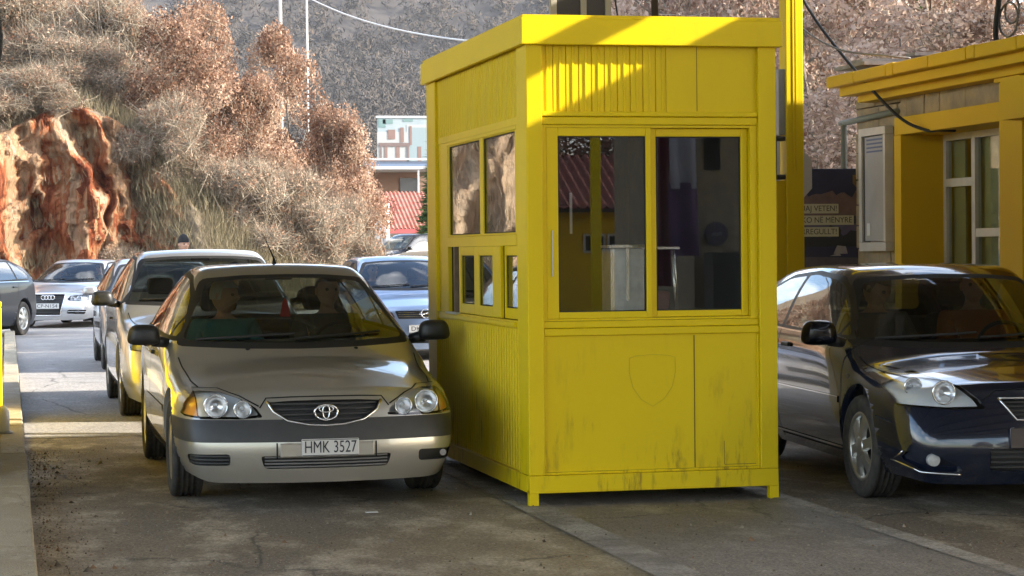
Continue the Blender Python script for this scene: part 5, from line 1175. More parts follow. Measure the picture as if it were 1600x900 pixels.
# common nose/tail row tables: half widths and z of the 8 rows from bumper bottom to bonnet lip
def spec(W, wb, wr, fo, ro, sill, hood0, hood1, cowl, wtop, roofz, roofend, rearbase, tailz, wroof, belt, cowlw=None, sedan=False, ny=None, crown=.05, rbelt=None, wscrown=.06):
    """station table for a car of the given proportions"""
    rbelt = rbelt or belt+.03; cw = cowlw or W-.13
    mid = (cowl+wtop)/2
    ze_c = hood1; ze_t = roofz-.055
    st = [(-fo, hood0-.02, hood0+.005, W-.2, hood0-.05, .90, .17),
          (-fo+.17, hood0-.005, hood0+.03, W-.19, hood0-.04, .955, .13),
          (-fo*.42, lerp(hood0, hood1, .36)-.01, lerp(hood0, hood1, .36)+.045, W-.19, lerp(hood0, hood1, .36)-.05, .995, .10),
          (.12, lerp(hood0, hood1, .72)-.012, lerp(hood0, hood1, .72)+.045, W-.18, lerp(hood0, hood1, .72)-.04, 1.0, .11),
          (cowl-.12, hood1-.02, hood1+.03, cw, min(belt, hood1-.03), 1.0, .15),
          (cowl+.02, hood1+.03, hood1+.08, cw, belt-.01, 1.0, .16),
          (mid, lerp(hood1, ze_t, .53), lerp(hood1, ze_t, .53)+wscrown+.02, lerp(cw, wroof, .45), belt, 1.0, .16),
          (wtop, ze_t, ze_t+wscrown-.005, wroof, belt+.005, 1.0, .10),
          (wtop+.18, ze_t+.022, roofz-.008, wroof+.005, belt+.01, 1.0, .06),
          (lerp(wtop, roofend, .5), ze_t+.035, roofz, wroof, lerp(belt, rbelt, .5), 1.0, .0),
          (roofend-.12, ze_t+.005, roofz-.03, wroof-.01, rbelt, 1.0, -.03),
          (roofend+.08, ze_t-.05, roofz-.09, wroof-.02, rbelt, .995, -.06)]
    L = wb+ro
    if sedan:
        st += [(lerp(roofend, rearbase, .55), lerp(ze_t, rbelt+.05, .6), lerp(roofz, rbelt+.08, .58), lerp(wroof, W-.14, .5), rbelt, .985, -.08),
               (rearbase, rbelt+.03, rbelt+.08, W-.16, rbelt-.01, .98, -.08), (lerp(rearbase, L, .6), rbelt+.015, rbelt+.055, W-.17, rbelt-.03, .96, -.1), (L-.1, rbelt, rbelt+.035, W-.19, rbelt-.04, .94, -.12), (L, rbelt-.06, rbelt-.03, W-.2, rbelt-.1, .9, -.12)]
        tz = [.28, .36, .46, .58, .70, .78, rbelt-.1, rbelt-.05]
    else:
        st += [(lerp(roofend, L, .5), lerp(ze_t, tailz+.18, .5), lerp(roofz-.03, tailz+.2, .5), lerp(wroof, W-.12, .45), rbelt, .98, -.08), (L-.14, tailz+.12, tailz+.15, W-.14, min(rbelt, tailz+.06), .96, -.10), (L, tailz, tailz+.01, W-.18, tailz-.1, .92, -.12)]
        tz = [.28, .36, .46, .58, .70, .78, tailz-.08, tailz-.02]
    h = hood0
    nz = [.165, .25, .36, .46, lerp(.46, h, .45), lerp(.46, h, .68), lerp(.46, h, .88), h-.005]
    nw = [W-.10, W-.03, W-.005, W-.01, W-.05, W-.07, W-.10, W-.14]
    tw = [W-.08, W-.03, W-.01, W-.01, W-.03, W-.06, W-.10, W-.14]
    return dict(W=W, wb=wb, wr=wr, sill=sill, st=st, nz=nz, tz=tz, nw=nw, tw=tw, ny=ny or [.035, .0, -.015, .0, .035, .055, .085, .13], ty=[-.05, 0, .01, 0, -.02, -.03, -.04, -.07], cowl=cowl, wtop=wtop)
def pane_poly(ol, belt, ya, yb, ins=.028, n_=9):
    """pane between ya and yb under the window outline ol, above the belt line"""
    zb = lambda y: pl(y, belt)
    ys = np.linspace(ya, yb, n_); top = [(y, pl(y, ol)-ins) for y in ys]; top = [(y, z) for y, z in top if z > zb(y)+ins+.01]
    if len(top) < 2: return None
    y0, y1 = top[0][0], top[-1][0]; bot = [(y, zb(y)+ins) for y in np.linspace(y1, y0, 5)]
    return roundpoly([(float(a), float(b)) for a, b in top]+[(float(a), float(b)) for a, b in bot], .02, 2)
def side_set(ol, belt, panes):
    out = [(y, z) for y, z in ol]; y0, y1 = ol[0][0], ol[-1][0]
    outer = roundpoly([(y, z) for y, z in ol]+[(lerp(y1, y0, t), pl(lerp(y1, y0, t), belt)) for t in (.05, .5, .95)], .03, 2)
    return [(outer, [p for p in (pane_poly(ol, belt, a, b) for a, b in panes) if p])]
def ws_set(S, zb, zt, hb, ht, y0, y1, dz=.03):
    mk = lambda zb, zt, hb, ht: roundpoly([(-hb, zb+.012), (-hb*.5, zb-.003), (0, zb-.008), (hb*.5, zb-.003), (hb, zb+.012), (ht, zt-.018), (ht*.5, zt+.004), (0, zt+.008), (-ht*.5, zt+.004), (-ht, zt-.018)], .045, 3)
    S['ws'] = mk(zb, zt, hb, ht); S['ws_in'] = mk(zb+dz*1.2, zt-dz*.8, hb-.045, ht-.035); S['wsy'] = (y0, y1); S['wipz'] = zb+.045
LOWER = lambda: []
# ---------------- silver saloon at the booth
T = spec(.855, 2.63, .305, .87, 1.0, .20, .69, .86, .36, 1.22, 1.44, 2.55, 3.1, .9, .555, .93, sedan=True)
T.update(paint=paint('champagne_silver_paint', (.43, .405, .35), .55, .3), track=1.49, hub=True, dash=.93, seat=1.35, bulk=-.1, reary=2.5)
ws_set(T, .905, 1.355, .765, .545, .05, 1.4)
T['side'] = side_set([(.50, .945), (.72, 1.10), (1.02, 1.26), (1.3, 1.355), (1.8, 1.385), (2.3, 1.37), (2.7, 1.26), (2.98, 1.03)], [(0, .935), (3, .985)], [(.5, .74), (.78, 1.66), (1.74, 2.45), (2.5, 2.98)])
T['rear'] = roundpoly([(-.62, 1.03), (.62, 1.03), (.50, 1.33), (-.50, 1.33)], .05)
hl = [(-.815, .565), (-.79, .63), (-.735, .688), (-.60, .692), (-.48, .652), (-.40, .60), (-.365, .548), (-.48, .538), (-.70, .542), (-.80, .552)]
hl_main = [(-.725, .535), (-.725, .70), (-.60, .71), (-.30, .62), (-.30, .53)]
gr = [(-.335, .632), (-.30, .575), (-.22, .528), (-.10, .505), (0, .50), (.10, .505), (.22, .528), (.30, .575), (.335, .632), (.2, .640), (0, .643), (-.2, .640)]
lg = roundpoly([(-.385, .325), (.385, .325), (.36, .25), (-.36, .25)], .02, 2)
fg = roundpoly([(-.79, .335), (-.555, .338), (-.555, .27), (-.77, .27)], .02, 2)
ho = [(-.815, .565), (-.79, .63), (-.735, .688), (-.728, .690), (-.725, .542), (-.80, .552)]
T['front'] = [(11, ho, 0), (11, mir(ho), 0), (12, gr, 0), (13, lg, 0), (14, fg, 0), (14, mir(fg), 0)]
T['front'] += [(10, [p for p in roundpoly([(-.725, .539), (-.728, .688), (-.60, .692), (-.48, .652), (-.40, .60), (-.365, .548), (-.48, .538)], .008, 1)], 0)]
T['front'] += [(10, mir(T['front'][-1][1]), 0)]
T['bands'] = [(15, .405, .535)]
BAND = mat('dark_bumper_band', (.035, .034, .033), .5, var=.2, vscale=8)
T['fparts'] = [(12, 'grille', BLKP, 'open'), (13, 'lower_grille', BLKP, 'open'), (14, 'fog_lamp_recess', BLKP, 'open'), (10, 'headlight', LENS, 'lamp'), (11, 'turn_signal', ORL, 'orange'), (15, 'bumper_band', BAND, 'band')]
T['bowls'] = [(.625, .612, .068), (.475, .592, .05)]
T['seams'] = [('front', [(.0, .662), (.2, .660), (.34, .655), (.38, .60)]), ('top', [(.755, .30), (.735, .0), (.725, -.3), (.70, -.5)]), ('front', [(.385, .61), (.49, .668), (.60, .705), (.735, .702)]), ('side', [(.42, .86), (.40, .62), (.37, .30)]), ('side', [(1.70, .94), (1.69, .6), (1.66, .24)]), ('side', [(2.72, .96), (2.55, .75), (2.40, .62)]), ('side', [(.42, .245), (1.66, .235), (2.3, .25)]), ('front', [(.29, .40), (.29, .31)])]
T['strips'] = [(.52, .022, .40, 2.2, T['paint'])]
T['mirror'] = (.845, .62, .985); T['mirs'] = (.205, .135); T['handles'] = [(1.5, .84), (2.3, .86)]
tcar, tsn = build_car(T, (1.80, 13.86, 0), 0, 'silver beige saloon car with black bumper band stopped beside the yellow booth', 'cars queueing at the border', name='saloon_car')
slats(tcar, tsn, -.3, .3, .515, .635, 4, mat('slat_black', (.03, .03, .03), .4), .03, th=.008, shape=lambda z: (-pl(z, [(.50, .12), (.53, .22), (.575, .29), (.64, .32)]), pl(z, [(.50, .12), (.53, .22), (.575, .29), (.64, .32)])))
slats(tcar, tsn, -.36, .36, .25, .325, 4, mat('slat_grey', (.16, .155, .15), .5), .012, 'lower_grille_slats', .0055)
frontline(tcar, tsn, [(-.335, .636), (-.305, .58), (-.225, .527), (-.10, .502), (0, .497), (.10, .502), (.225, .527), (.305, .58), (.335, .636)], .0085, CHROME, 'grille_surround', -.002)
ey = tsn.front(0, .57)[0].y; emblem_ovals(tcar, 0, ey-.012, .572, .068)
b = MB(); b.box(-.275, .275, 0, .03, .318, .398, .006); b.build('plate_recess', T['paint'], tcar).location = (0, tsn.front(0, .36)[0].y-.008, 0)
num_plate(tcar, tsn, .015, .372, .335, .10, 'HMK 3527', .098, .024)
slats(tcar, tsn, -.77, -.56, .272, .335, 3, MATS['slat_black'], .02, 'fog_slats', .006)
b = MB(); h = tsn.front(.72, .305)[0]; b.ring([h+Vector((0, .02, 0)), h+Vector((0, .04, 0))], .02, n=14); b.build('tow_eye', CHROME, tcar)
b = MB(); h, nn = tsn.top(-.02, 1.33); b.ring([h, h+Vector((0, .04, .04)), h+Vector((-.04, .30, .20))], [.016, .006, .002], n=6); b.build('aerial', BLK, tcar)
for sx in (-.33, .36):
    b = MB(); h, nn = tsn.top(sx, .18); b.ico(h, .012, 2, 1.2, 1.6, .7); b.build('washer_jet', BLK, tcar)
# ---------------- dark hatchback on the right
N = spec(.855, 2.60, .310, .86, .72, .19, .71, .85, .30, 1.10, 1.405, 2.75, 3.2, .93, .575, .92, ny=[.03, .0, -.015, .0, .03, .055, .10, .17])
NAVY = paint('dark_navy_paint', (.006, .010, .024), .1, .15)
NAVY.node_tree.nodes['Principled BSDF'].inputs['Coat Weight'].default_value = 1.; NAVY.node_tree.nodes['Principled BSDF'].inputs['Specular IOR Level'].default_value = .4
N.update(paint=NAVY, track=1.49, spokes=6, dash=.91, seat=1.25, bulk=-.12, reary=2.9, steer=R(3))
ws_set(N, .89, 1.32, .775, .56, -.05, 1.3)
N['side'] = side_set([(.42, .935), (.62, 1.07), (.9, 1.24), (1.14, 1.32), (1.7, 1.35), (2.3, 1.32), (2.75, 1.22), (3.0, 1.04)], [(0, .92), (3, .975)], [(.42, .60), (.63, 1.86), (1.93, 3.0)])
N['rear'] = roundpoly([(-.60, 1.04), (.60, 1.04), (.50, 1.34), (-.50, 1.34)], .05)
nhl = [(-.80, .60), (-.80, .68), (-.775, .775), (-.70, .80), (-.58, .775), (-.47, .71), (-.40, .635), (-.375, .59), (-.55, .585)]
ngr = roundpoly([(-.29, .64), (.29, .64), (.21, .535), (-.21, .535)], .02, 2)
nlg = roundpoly([(-.37, .37), (.37, .37), (.37, .245), (-.37, .245)], .02, 2); nfg = roundpoly([(-.78, .355), (-.72, .36), (-.52, .27), (-.52, .235), (-.72, .245), (-.79, .30)], .012, 1)
N['front'] = [(10, nhl, 0), (10, mir(nhl), 0), (12, ngr, 0), (13, nlg, 0), (14, nfg, 0), (14, mir(nfg), 0)]
N['fparts'] = [(12, 'grille', BLKP, 'open'), (13, 'lower_grille', BLKP, 'open'), (14, 'fog_lamp_recess', NAVY, 'open'), (10, 'headlight', LENS, 'lamp')]
N['bowls'] = [(.57, .675, .065), (.69, .70, .05)]
N['seams'] = [('top', [(.755, .24), (.72, -.1), (.66, -.40), (.50, -.66)]), ('front', [(0, .70), (.3, .69), (.38, .64)]), ('side', [(.36, .95), (.33, .62), (.36, .22)]), ('side', [(1.90, .98), (1.90, .6), (1.84, .23)]), ('side', [(.36, .255), (1.84, .255)]), ('side', [(-.36, .52), (-.60, .50)])]
N['strips'] = [(.565, .018, .38, 1.86, NAVY), (.275, .006, .38, 2.2, CHROME), (.585, .004, .38, 1.86, CHROME)]
N['surround'] = BLKP; N['mirror'] = (.85, .40, .98); N['mirs'] = (.22, .155); N['mirm'] = paint('navy_mirror_paint', (.006, .007, .012), .2, .25); N['handles'] = [(1.66, .86)]; N['handm'] = BLKP
ncar, nsn = build_car(N, (5.80, 12.45, 0), R(-5), 'glossy dark navy hatchback with alloy wheels at the right edge of the picture', 'cars queueing at the border', name='hatchback_car')
frontline(ncar, nsn, [(-.30, .648), (-.215, .528), (.215, .528), (.30, .648), (-.30, .648)], .007, CHROME, 'grille_surround', -.002)
slats(ncar, nsn, -.26, .26, .545, .635, 4, MATS['slat_black'], .03, th=.006); slats(ncar, nsn, -.36, .36, .25, .365, 4, MATS['slat_black'], .02, 'lower_grille_slats', .007)
for sg in (-1, 1):
    b = MB(); h = nsn.front(sg*.665, .303)[0]; b.ring([h+Vector((0, .004, 0)), h+Vector((0, .05, 0))], .034, n=20); fl_ = b.build('fog_light', GALV, ncar); b = MB(); b.lathe([(.036, .003), (.026, -.006), (.001, -.010)], 20, Matrix.Translation(h) @ Matrix.Rotation(R(90), 4, 'Z')); b.build('lens', LENS, fl_)
    frontline(ncar, nsn, [(sg*.79, .345), (sg*.80, .28), (sg*.72, .232), (sg*.52, .222)], .006, CHROME, 'fog_trim', -.001)
for sg in (-1, 1): b = MB(); ribbon(b, nsn, lambda y, z: nsn.side(y, z, sg), [(.50, .93), (1.5, .95), (2.85, .975)], .006, .004); b.build('window_chrome_strip', CHROME, ncar, recalc=False)
b = MB(); h, nn = nsn.side(.22, .72, -1); b.ico(h, .022, 2, .4, 1.3, .8); b.build('side_marker', LENS, ncar)
b = MB(); b.box(-.27, .27, 0, .02, -.06, .06, .006); b.build('plate_holder', NAVY, ncar).location = (0, nsn.front(0, .43)[0].y-.012, .43)
# ---------------- silver family car behind the saloon
V_ = spec(.88, 2.6, .315, .85, .75, .2, .80, .97, .28, 1.12, 1.56, 2.8, 3.2, 1.0, .60, 1.02)
V_.update(paint=paint('silver_grey_paint', (.46, .46, .46), .6, .3), track=1.53, spokes=5, dash=1.02, seat=1.3, bulk=-.12, reary=2.9)
def plain_front(S, z0, zh, dark=True, gw=.3):
    hl_ = roundpoly([(-.80, zh-.14), (-.79, zh-.03), (-.70, zh+.0), (-.46, zh-.055), (-.42, zh-.13), (-.6, zh-.155)], .02, 2); g_ = roundpoly([(-gw, zh-.04), (gw, zh-.04), (gw*.9, zh-.15), (-gw*.9, zh-.15)], .02, 2); l_ = roundpoly([(-.5, .36), (.5, .36), (.46, .25), (-.46, .25)], .02, 2)
    S['front'] = [(10, hl_, 0), (10, mir(hl_), 0), (12, g_, 0), (13, l_, 0)]
    S['fparts'] = [(12, 'grille', BLKP, 'open'), (13, 'lower_grille', BLKP, 'open'), (10, 'headlight', LENS, 'lamp')]; S['bowls'] = [(.62, zh-.08, .05)]
def std_side(S, y0, z0, roofz, e, belt, rb, bp, ends):
    S['side'] = side_set([(y0, z0), (y0+.25, z0+.17), (y0+.5, roofz-.20), (y0+.8, roofz-.085), (y0+1.5, roofz-.06), (e-.25, roofz-.085), (e+.05, roofz-.2), (e+.28, rb+.06)], [(0, belt), (3.2, rb)], [(y0+.17, bp-.03), (bp+.05, ends), (ends+.07, e+.28)])
ws_set(V_, 1.02, 1.48, .80, .60, -.1, 1.3); std_side(V_, .42, 1.06, 1.56, 2.8, 1.02, 1.06, 1.55, 2.4); V_['rear'] = roundpoly([(-.6, 1.1), (.6, 1.1), (.53, 1.42), (-.53, 1.42)], .05); plain_front(V_, .2, .78)
V_['seams'] = [('side', [(.36, .98), (.36, .3)]), ('side', [(1.55, .98), (1.52, .3)]), ('top', [(.76, .2), (.72, -.2), (.6, -.6)])]
V_['mirror'] = (.875, .55, 1.09); V_['mirs'] = (.21, .145); V_['mirm'] = BLKP; V_['handles'] = [(1.4, .88)]
vcar, vsn = build_car(V_, (1.86, 20.97, 0), 0, 'silver grey high roofed car directly behind the silver saloon', 'cars queueing at the border', name='family_car'); num_plate(vcar, vsn, 0, .42, .5, .11, 'KB 352 AA', .085)
# ---------------- third car in the queue
C3 = spec(.86, 2.5, .30, .82, .7, .2, .76, .93, .28, 1.08, 1.47, 2.6, 3.1, .98, .57, .97)
C3.update(paint=paint('cool_silver_paint', (.42, .42, .45), .6, .3), track=1.5, spokes=5, dash=.97, seat=1.25, bulk=-.12, reary=2.8)
ws_set(C3, .97, 1.39, .78, .56, -.1, 1.3); std_side(C3, .40, 1.0, 1.47, 2.6, .97, 1.01, 1.5, 2.25); plain_front(C3, .2, .74); C3['mirror'] = (.86, .52, 1.03); C3['mirm'] = C3['paint']; C3['seams'] = [('side', [(.36, .94), (.36, .3)])]
c3, sn = build_car(C3, (2.03, 29.6, 0), 0, 'silver hatchback third in the queue, mostly hidden behind the silver grey car', 'cars queueing at the border', name='hatchback_car'); num_plate(c3, sn, 0, .42, .5, .11, 'TR 207 EK', .085)
# ---------------- pale blue silver hatchback in the right lane
O = spec(.885, 2.65, .315, .85, .75, .2, .75, .93, .26, 1.08, 1.46, 2.7, 3.2, .98, .585, .97)
O.update(paint=paint('pale_blue_silver_paint', (.24, .31, .44), .6, .28), track=1.54, spokes=5, dash=.96, seat=1.3, bulk=-.12, reary=2.9)
ws_set(O, .965, 1.38, .80, .57, -.1, 1.3); std_side(O, .40, 1.0, 1.46, 2.7, .97, 1.01, 1.52, 2.3); plain_front(O, .2, .735, gw=.42); O['mirror'] = (.87, .52, 1.02); O['mirm'] = O['paint']
ocar, osn = build_car(O, (5.60, 31.0, 0), R(0), 'pale blue silver hatchback waiting in the right lane, half hidden by the booth', 'cars queueing at the border', name='hatchback_car')
ey = osn.front(0, .655)[0].y; emblem_bolt(ocar, 0, ey-.012, .655, .062); num_plate(ocar, osn, 0, .45, .5, .11, 'DK 091 TS', .085)
slats(ocar, osn, -.37, .37, .60, .69, 3, CHROME, .03, th=.005)
# ---------------- silver saloon turning in, far left
A = spec(.885, 2.65, .32, .90, 1.0, .2, .72, .90, .36, 1.2, 1.43, 2.55, 3.1, .92, .56, .95, sedan=True)
A.update(paint=paint('bright_silver_paint', (.55, .56, .57), .55, .3), track=1.54, spokes=5, dash=.95, seat=1.35, bulk=-.1, reary=2.5)
ws_set(A, .93, 1.35, .79, .555, .0, 1.4); std_side(A, .50, .98, 1.43, 2.6, .95, .99, 1.66, 2.4); A['mirror'] = (.87, .62, 1.0); A['mirm'] = A['paint']
ahl = [(-.80, .575), (-.79, .66), (-.70, .695), (-.45, .665), (-.40, .60), (-.43, .57), (-.62, .56)]; agr = roundpoly([(-.34, .70), (.34, .70), (.31, .50), (.26, .27), (-.26, .27), (-.31, .50)], .03, 2); afg = roundpoly([(-.78, .375), (-.42, .38), (-.40, .30), (-.74, .285)], .015, 1)
A['front'] = [(10, ahl, 0), (10, mir(ahl), 0), (12, agr, 0), (14, afg, 0), (14, mir(afg), 0)]; A['fparts'] = [(12, 'grille', BLKP, 'open'), (14, 'fog_lamp_recess', BLKP, 'open'), (10, 'headlight', LENS, 'lamp')]; A['bowls'] = [(.62, .62, .045), (.49, .615, .04)]; A['seams'] = [('top', [(.72, .2), (.6, -.3), (.40, -.8)]), ('front', [(0, .715), (.35, .705)])]
acar, asn = build_car(A, (1.13, 47.9, 0), R(-19), 'bright silver saloon with a tall dark grille turning in at the far left', 'cars turning in on the far left', name='saloon_car')
ey = asn.front(0, .63)[0].y; emblem_rings(acar, 0, ey-.015, .635, .06); num_plate(acar, asn, 0, .46, .50, .12, 'CP-N154', .10); slats(acar, asn, -.29, .29, .30, .69, 7, MATS['slat_black'], .02, th=.006)
frontline(acar, asn, [(-.35, .71), (-.315, .50), (-.265, .265), (.265, .265), (.315, .50), (.35, .71), (-.35, .71)], .011, CHROME, 'grille_surround', -.002)
for sg in (-1, 1):
    b = MB(); h = asn.front(sg*.60, .335)[0]; b.ring([h+Vector((0, .005, 0)), h+Vector((0, .05, 0))], .04, n=18); b.build('fog_light', CHROME, acar); frontline(acar, asn, [(sg*.77, .34), (sg*.42, .345)], .005, CHROME, 'fog_bar', .0)
# ---------------- dark hatchback leaving at the left edge
D = spec(.885, 2.6, .32, .85, .75, .2, .78, .96, .26, 1.08, 1.49, 2.75, 3.2, 1.02, .585, 1.0)
D.update(paint=paint('dark_graphite_paint', (.008, .011, .02), .0, .3), track=1.54, spokes=7, dash=1.0, seat=1.3, bulk=-.12, reary=2.9)
ws_set(D, 1.0, 1.41, .80, .57, -.1, 1.3); std_side(D, .40, 1.03, 1.49, 2.75, 1.0, 1.05, 1.5, 2.35); plain_front(D, .2, .765); D['mirror'] = (.87, .52, 1.06); D['handles'] = [(1.4, .9), (2.2, .92)]
D['strips'] = [(1.02, .006, .6, 2.9, CHROME)]; D['seams'] = [('side', [(1.5, .98), (1.5, .3)]), ('side', [(2.4, 1.0), (2.3, .7)])]
dcar, dsn = build_car(D, (-1.56, 41.0, 0), R(-24), 'dark graphite hatchback cut off by the left edge of the picture', 'cars turning in on the far left', name='hatchback_car')
# ---------------- parked cars at the far end
def parked(S_, pm, loc, rz, lb, nm):
    S_ = dict(S_); S_['paint'] = pm; S_['detail'] = 0; S_['mirm'] = pm; return build_car(S_, loc, rz, lb, 'parked cars by the white house', name=nm)[0]
U = spec(.92, 2.7, .36, .85, .85, .28, .98, 1.10, .3, 1.0, 1.74, 3.1, 3.4, 1.15, .66, 1.12)
U.update(track=1.58, spokes=5, dash=1.1, seat=1.3, bulk=-.12, reary=3.0); ws_set(U, 1.15, 1.64, .82, .66, -.1, 1.3); std_side(U, .45, 1.18, 1.74, 3.1, 1.12, 1.14, 1.55, 2.5); plain_front(U, .28, .95); U['mirror'] = (.9, .5, 1.2)
parked(U, paint('white_car_paint', (.7, .7, .7), .0, .3), (15.1, 84.6, .5), R(-58), 'white off-road car with dark windows parked by the white house', 'parked_car')
parked(U, paint('black_car_paint', (.012, .012, .014), .2, .2), (13.6, 81.6, .46), R(-62), 'black car with roof bars parked at the foot of the white column', 'parked_car')
parked(O, D['paint'], (17.0, 83.2, .49), R(-60), 'dark hatchback parked furthest right by the white house', 'parked_car')
parked(O, paint('beige_car_paint', (.40, .38, .34), .4, .3), (13.6, 89, .52), R(-65), 'pale car parked furthest back beside the white column', 'parked_car')
# ------------------------------------------------------------------ people
SKIN = mat('skin', (.56, .31, .21), .55, var=.15, vscale=20)
def skin_body(name, verts, edges, radii, m, parent=None, root=0, sub=2):
    me = bpy.data.meshes.new(name); me.from_pydata([tuple(v) for v in verts], edges, []); o = bpy.data.objects.new(name, me); COL.objects.link(o)
    md = o.modifiers.new('skin', 'SKIN'); md.use_smooth_shade = True
    for i, r in enumerate(radii): me.skin_vertices[0].data[i].radius = (r, r) if not isinstance(r, tuple) else r
    me.skin_vertices[0].data[root].use_root = True
    ss = o.modifiers.new('sub', 'SUBSURF'); ss.levels = sub; ss.render_levels = sub; bpy.context.view_layer.update()
    m2 = bpy.data.meshes.new_from_object(o.evaluated_get(bpy.context.evaluated_depsgraph_get())); bpy.data.objects.remove(o); bpy.data.meshes.remove(me); m2.name = name; m2.materials.clear()
    return link(name, m2, m, parent)
def head_mesh(parent, at, turn, nod, hair, hairm, beard=False, sc=1.):
    """head with brow, eye sockets, nose, lips, chin and ears; faces -y before turning"""
    def hf(u, v):
        th, ph = u*2*math.pi, (v-.5)*math.pi; x, y, z = math.cos(ph)*math.sin(th), -math.cos(ph)*math.cos(th), math.sin(ph)
        X, Y, Z = x*.076, y*.096, z*.118
        if Z < 0: X *= 1-.28*(-z)**1.5; Y = Y*(1-.12*(-z)) - (.012*(-z) if y < 0 else 0)
        fr = max(0, -y)
        def g(cx, cz, sx, sz): return math.exp(-((X-cx)/sx)**2-((Z-cz)/sz)**2)*(fr > .2)
        Y -= .024*g(0, -.018, .012, .018)+.010*g(0, .006, .010, .02); Y += .010*g(.032, .010, .018, .011)+.010*g(-.032, .010, .018, .011)
        Y -= .006*g(0, .03, .05, .010); Y -= .007*g(0, -.056, .022, .007); Y += .004*g(0, -.0475, .02, .003); Y -= .006*g(0, -.095, .02, .014); Y -= .004*(g(.04, -.02, .018, .02)+g(-.04, -.02, .018, .02))
        return (X, Y, Z)
    M_ = Matrix.Translation(at) @ Matrix.Rotation(turn, 4, 'Z') @ Matrix.Rotation(nod, 4, 'X') @ Matrix.Scale(sc, 4)
    b = MB(); b.grid(hf, 40, 32); bmesh.ops.remove_doubles(b.bm, verts=b.bm.verts, dist=.0004)
    for s_ in (-1, 1): b.ico((s_*.078, .008, -.004), .03, 2, .35, .62, 1.0)
    return b, M_
def person(label, loc, rz, pose, shirt, trousers, hair, hairc, turn=0., nod=0., look='short', hat=None, sc=1., skin=SKIN, group=None, jacket=None):
    """one continuous skinned body with face and five-fingered hands; hair and clothes are children"""
    root = None
    if pose == 'sit':
        pel = Vector((0, .0, .0)); che = Vector((0, .13, .40)); nk = Vector((0, .15, .53)); hd = Vector((0, .12, .66))
        hip = lambda s: Vector((s*.10, -.02, -.01)); kn = lambda s: Vector((s*.15, -.44, .06)); an = lambda s: Vector((s*.15, -.66, -.30)); toe = lambda s: Vector((s*.16, -.84, -.33))
        sh = lambda s: Vector((s*.185, .13, .44)); el = lambda s: Vector((s*.25, -.06, .20)); wr_ = lambda s: Vector((s*.13, -.28, .29))
        hdir = lambda s: Vector((-s*.15, -.9, .35)).normalized()
    elif pose == 'lap':
        pel = Vector((0, 0, 0)); che = Vector((0, .10, .40)); nk = Vector((0, .10, .53)); hd = Vector((0, .06, .655))
        hip = lambda s: Vector((s*.10, -.02, -.01)); kn = lambda s: Vector((s*.13, -.44, .06)); an = lambda s: Vector((s*.13, -.62, -.30)); toe = lambda s: Vector((s*.14, -.80, -.33))
        sh = lambda s: Vector((s*.18, .10, .44)); el = lambda s: Vector((s*.25, -.02, .19)); wr_ = lambda s: Vector((s*.10, -.24, .15)); hdir = lambda s: Vector((-s*.35, -.9, -.1)).normalized()
    else:
        pel = Vector((0, 0, .93)); che = Vector((0, .01, 1.30)); nk = Vector((0, .01, 1.47)); hd = Vector((0, -.01, 1.61))
        hip = lambda s: Vector((s*.095, 0, .90)); kn = lambda s: Vector((s*.11, -.05-.08*s, .49)); an = lambda s: Vector((s*.11, .02-.14*s, .09)); toe = lambda s: Vector((s*.125, -.15-.14*s, .03))
        sh = lambda s: Vector((s*.19, .01, 1.40)); el = lambda s: Vector((s*.245, .05+.06*s, 1.11)); wr_ = lambda s: Vector((s*.25, -.03+.12*s, .87)); hdir = lambda s: Vector((-s*.02, -.2, -.97)).normalized()
    Vt = [pel, pel.lerp(che, .5), che, nk.lerp(che, .25), nk, hd-Vector((0, 0, .03))]; E = [(0, 1), (1, 2), (2, 3), (3, 4), (4, 5)]; Rr = [.135, .125, .14, .085, .052, .05]
    cl, ce, cr = [pel, pel.lerp(che, .5), che, nk.lerp(che, .3)], [(0, 1), (1, 2), (2, 3)], [.155, .145, .158, .085]      # jacket skeleton
    tl, te, tr = [pel], [], [.15]
    for s in (-1, 1):
        i = len(Vt); Vt += [sh(s), el(s), wr_(s)]; E += [(2, i), (i, i+1), (i+1, i+2)]; Rr += [.062, .045, .028]
        hdv = hdir(s); pc = wr_(s)+hdv*.055; Vt.append(pc); E.append((i+2, i+3)); Rr.append((.034)); side = hdv.cross(Vector((0, 0, 1)) if abs(hdv.z) < .8 else Vector((0, 1, 0))).normalized(); dn = side.cross(hdv).normalized()*-1
        if dn.z > 0: dn = -dn
        for k, fl in enumerate((.072, .082, .076, .060)):
            b0 = pc+hdv*.035+side*((k-1.5)*.021); b1 = b0+hdv*fl*.5+dn*.006; b2 = b1+(hdv*.6+dn*.8).normalized()*fl*.5; j = len(Vt); Vt += [b0, b1, b2]; E += [(i+3, j), (j, j+1), (j+1, j+2)]; Rr += [.0095, .009, .0075]
        t0 = pc-side*.036*(s if False else 1)-hdv*.01; t1 = t0+(-side*.6+hdv*.7+dn*.3).normalized()*.035; t2 = t1+(hdv+dn*.5).normalized()*.028; j = len(Vt); Vt += [t0, t1, t2]; E += [(i+3, j), (j, j+1), (j+1, j+2)]; Rr += [.012, .0105, .0085]
        i = len(Vt); Vt += [hip(s), kn(s), an(s), toe(s)]; E += [(0, i), (i, i+1), (i+1, i+2), (i+2, i+3)]; Rr += [.085, .055, .036, .03]
        c = len(cl); e_ = wr_(s); cl += [sh(s), el(s), el(s).lerp(e_, .9)]; ce += [(2, c), (c, c+1), (c+1, c+2)]; cr += [.078, .060, .044]
        c = len(tl); tl += [hip(s), kn(s), kn(s).lerp(an(s), .93)]; te += [(0, c), (c, c+1), (c+1, c+2)]; tr += [.10, .072, .055]
    body = skin_body('person', Vt, E, Rr, skin)
    b, M_ = head_mesh(None, hd, turn, nod, hair, hairc)
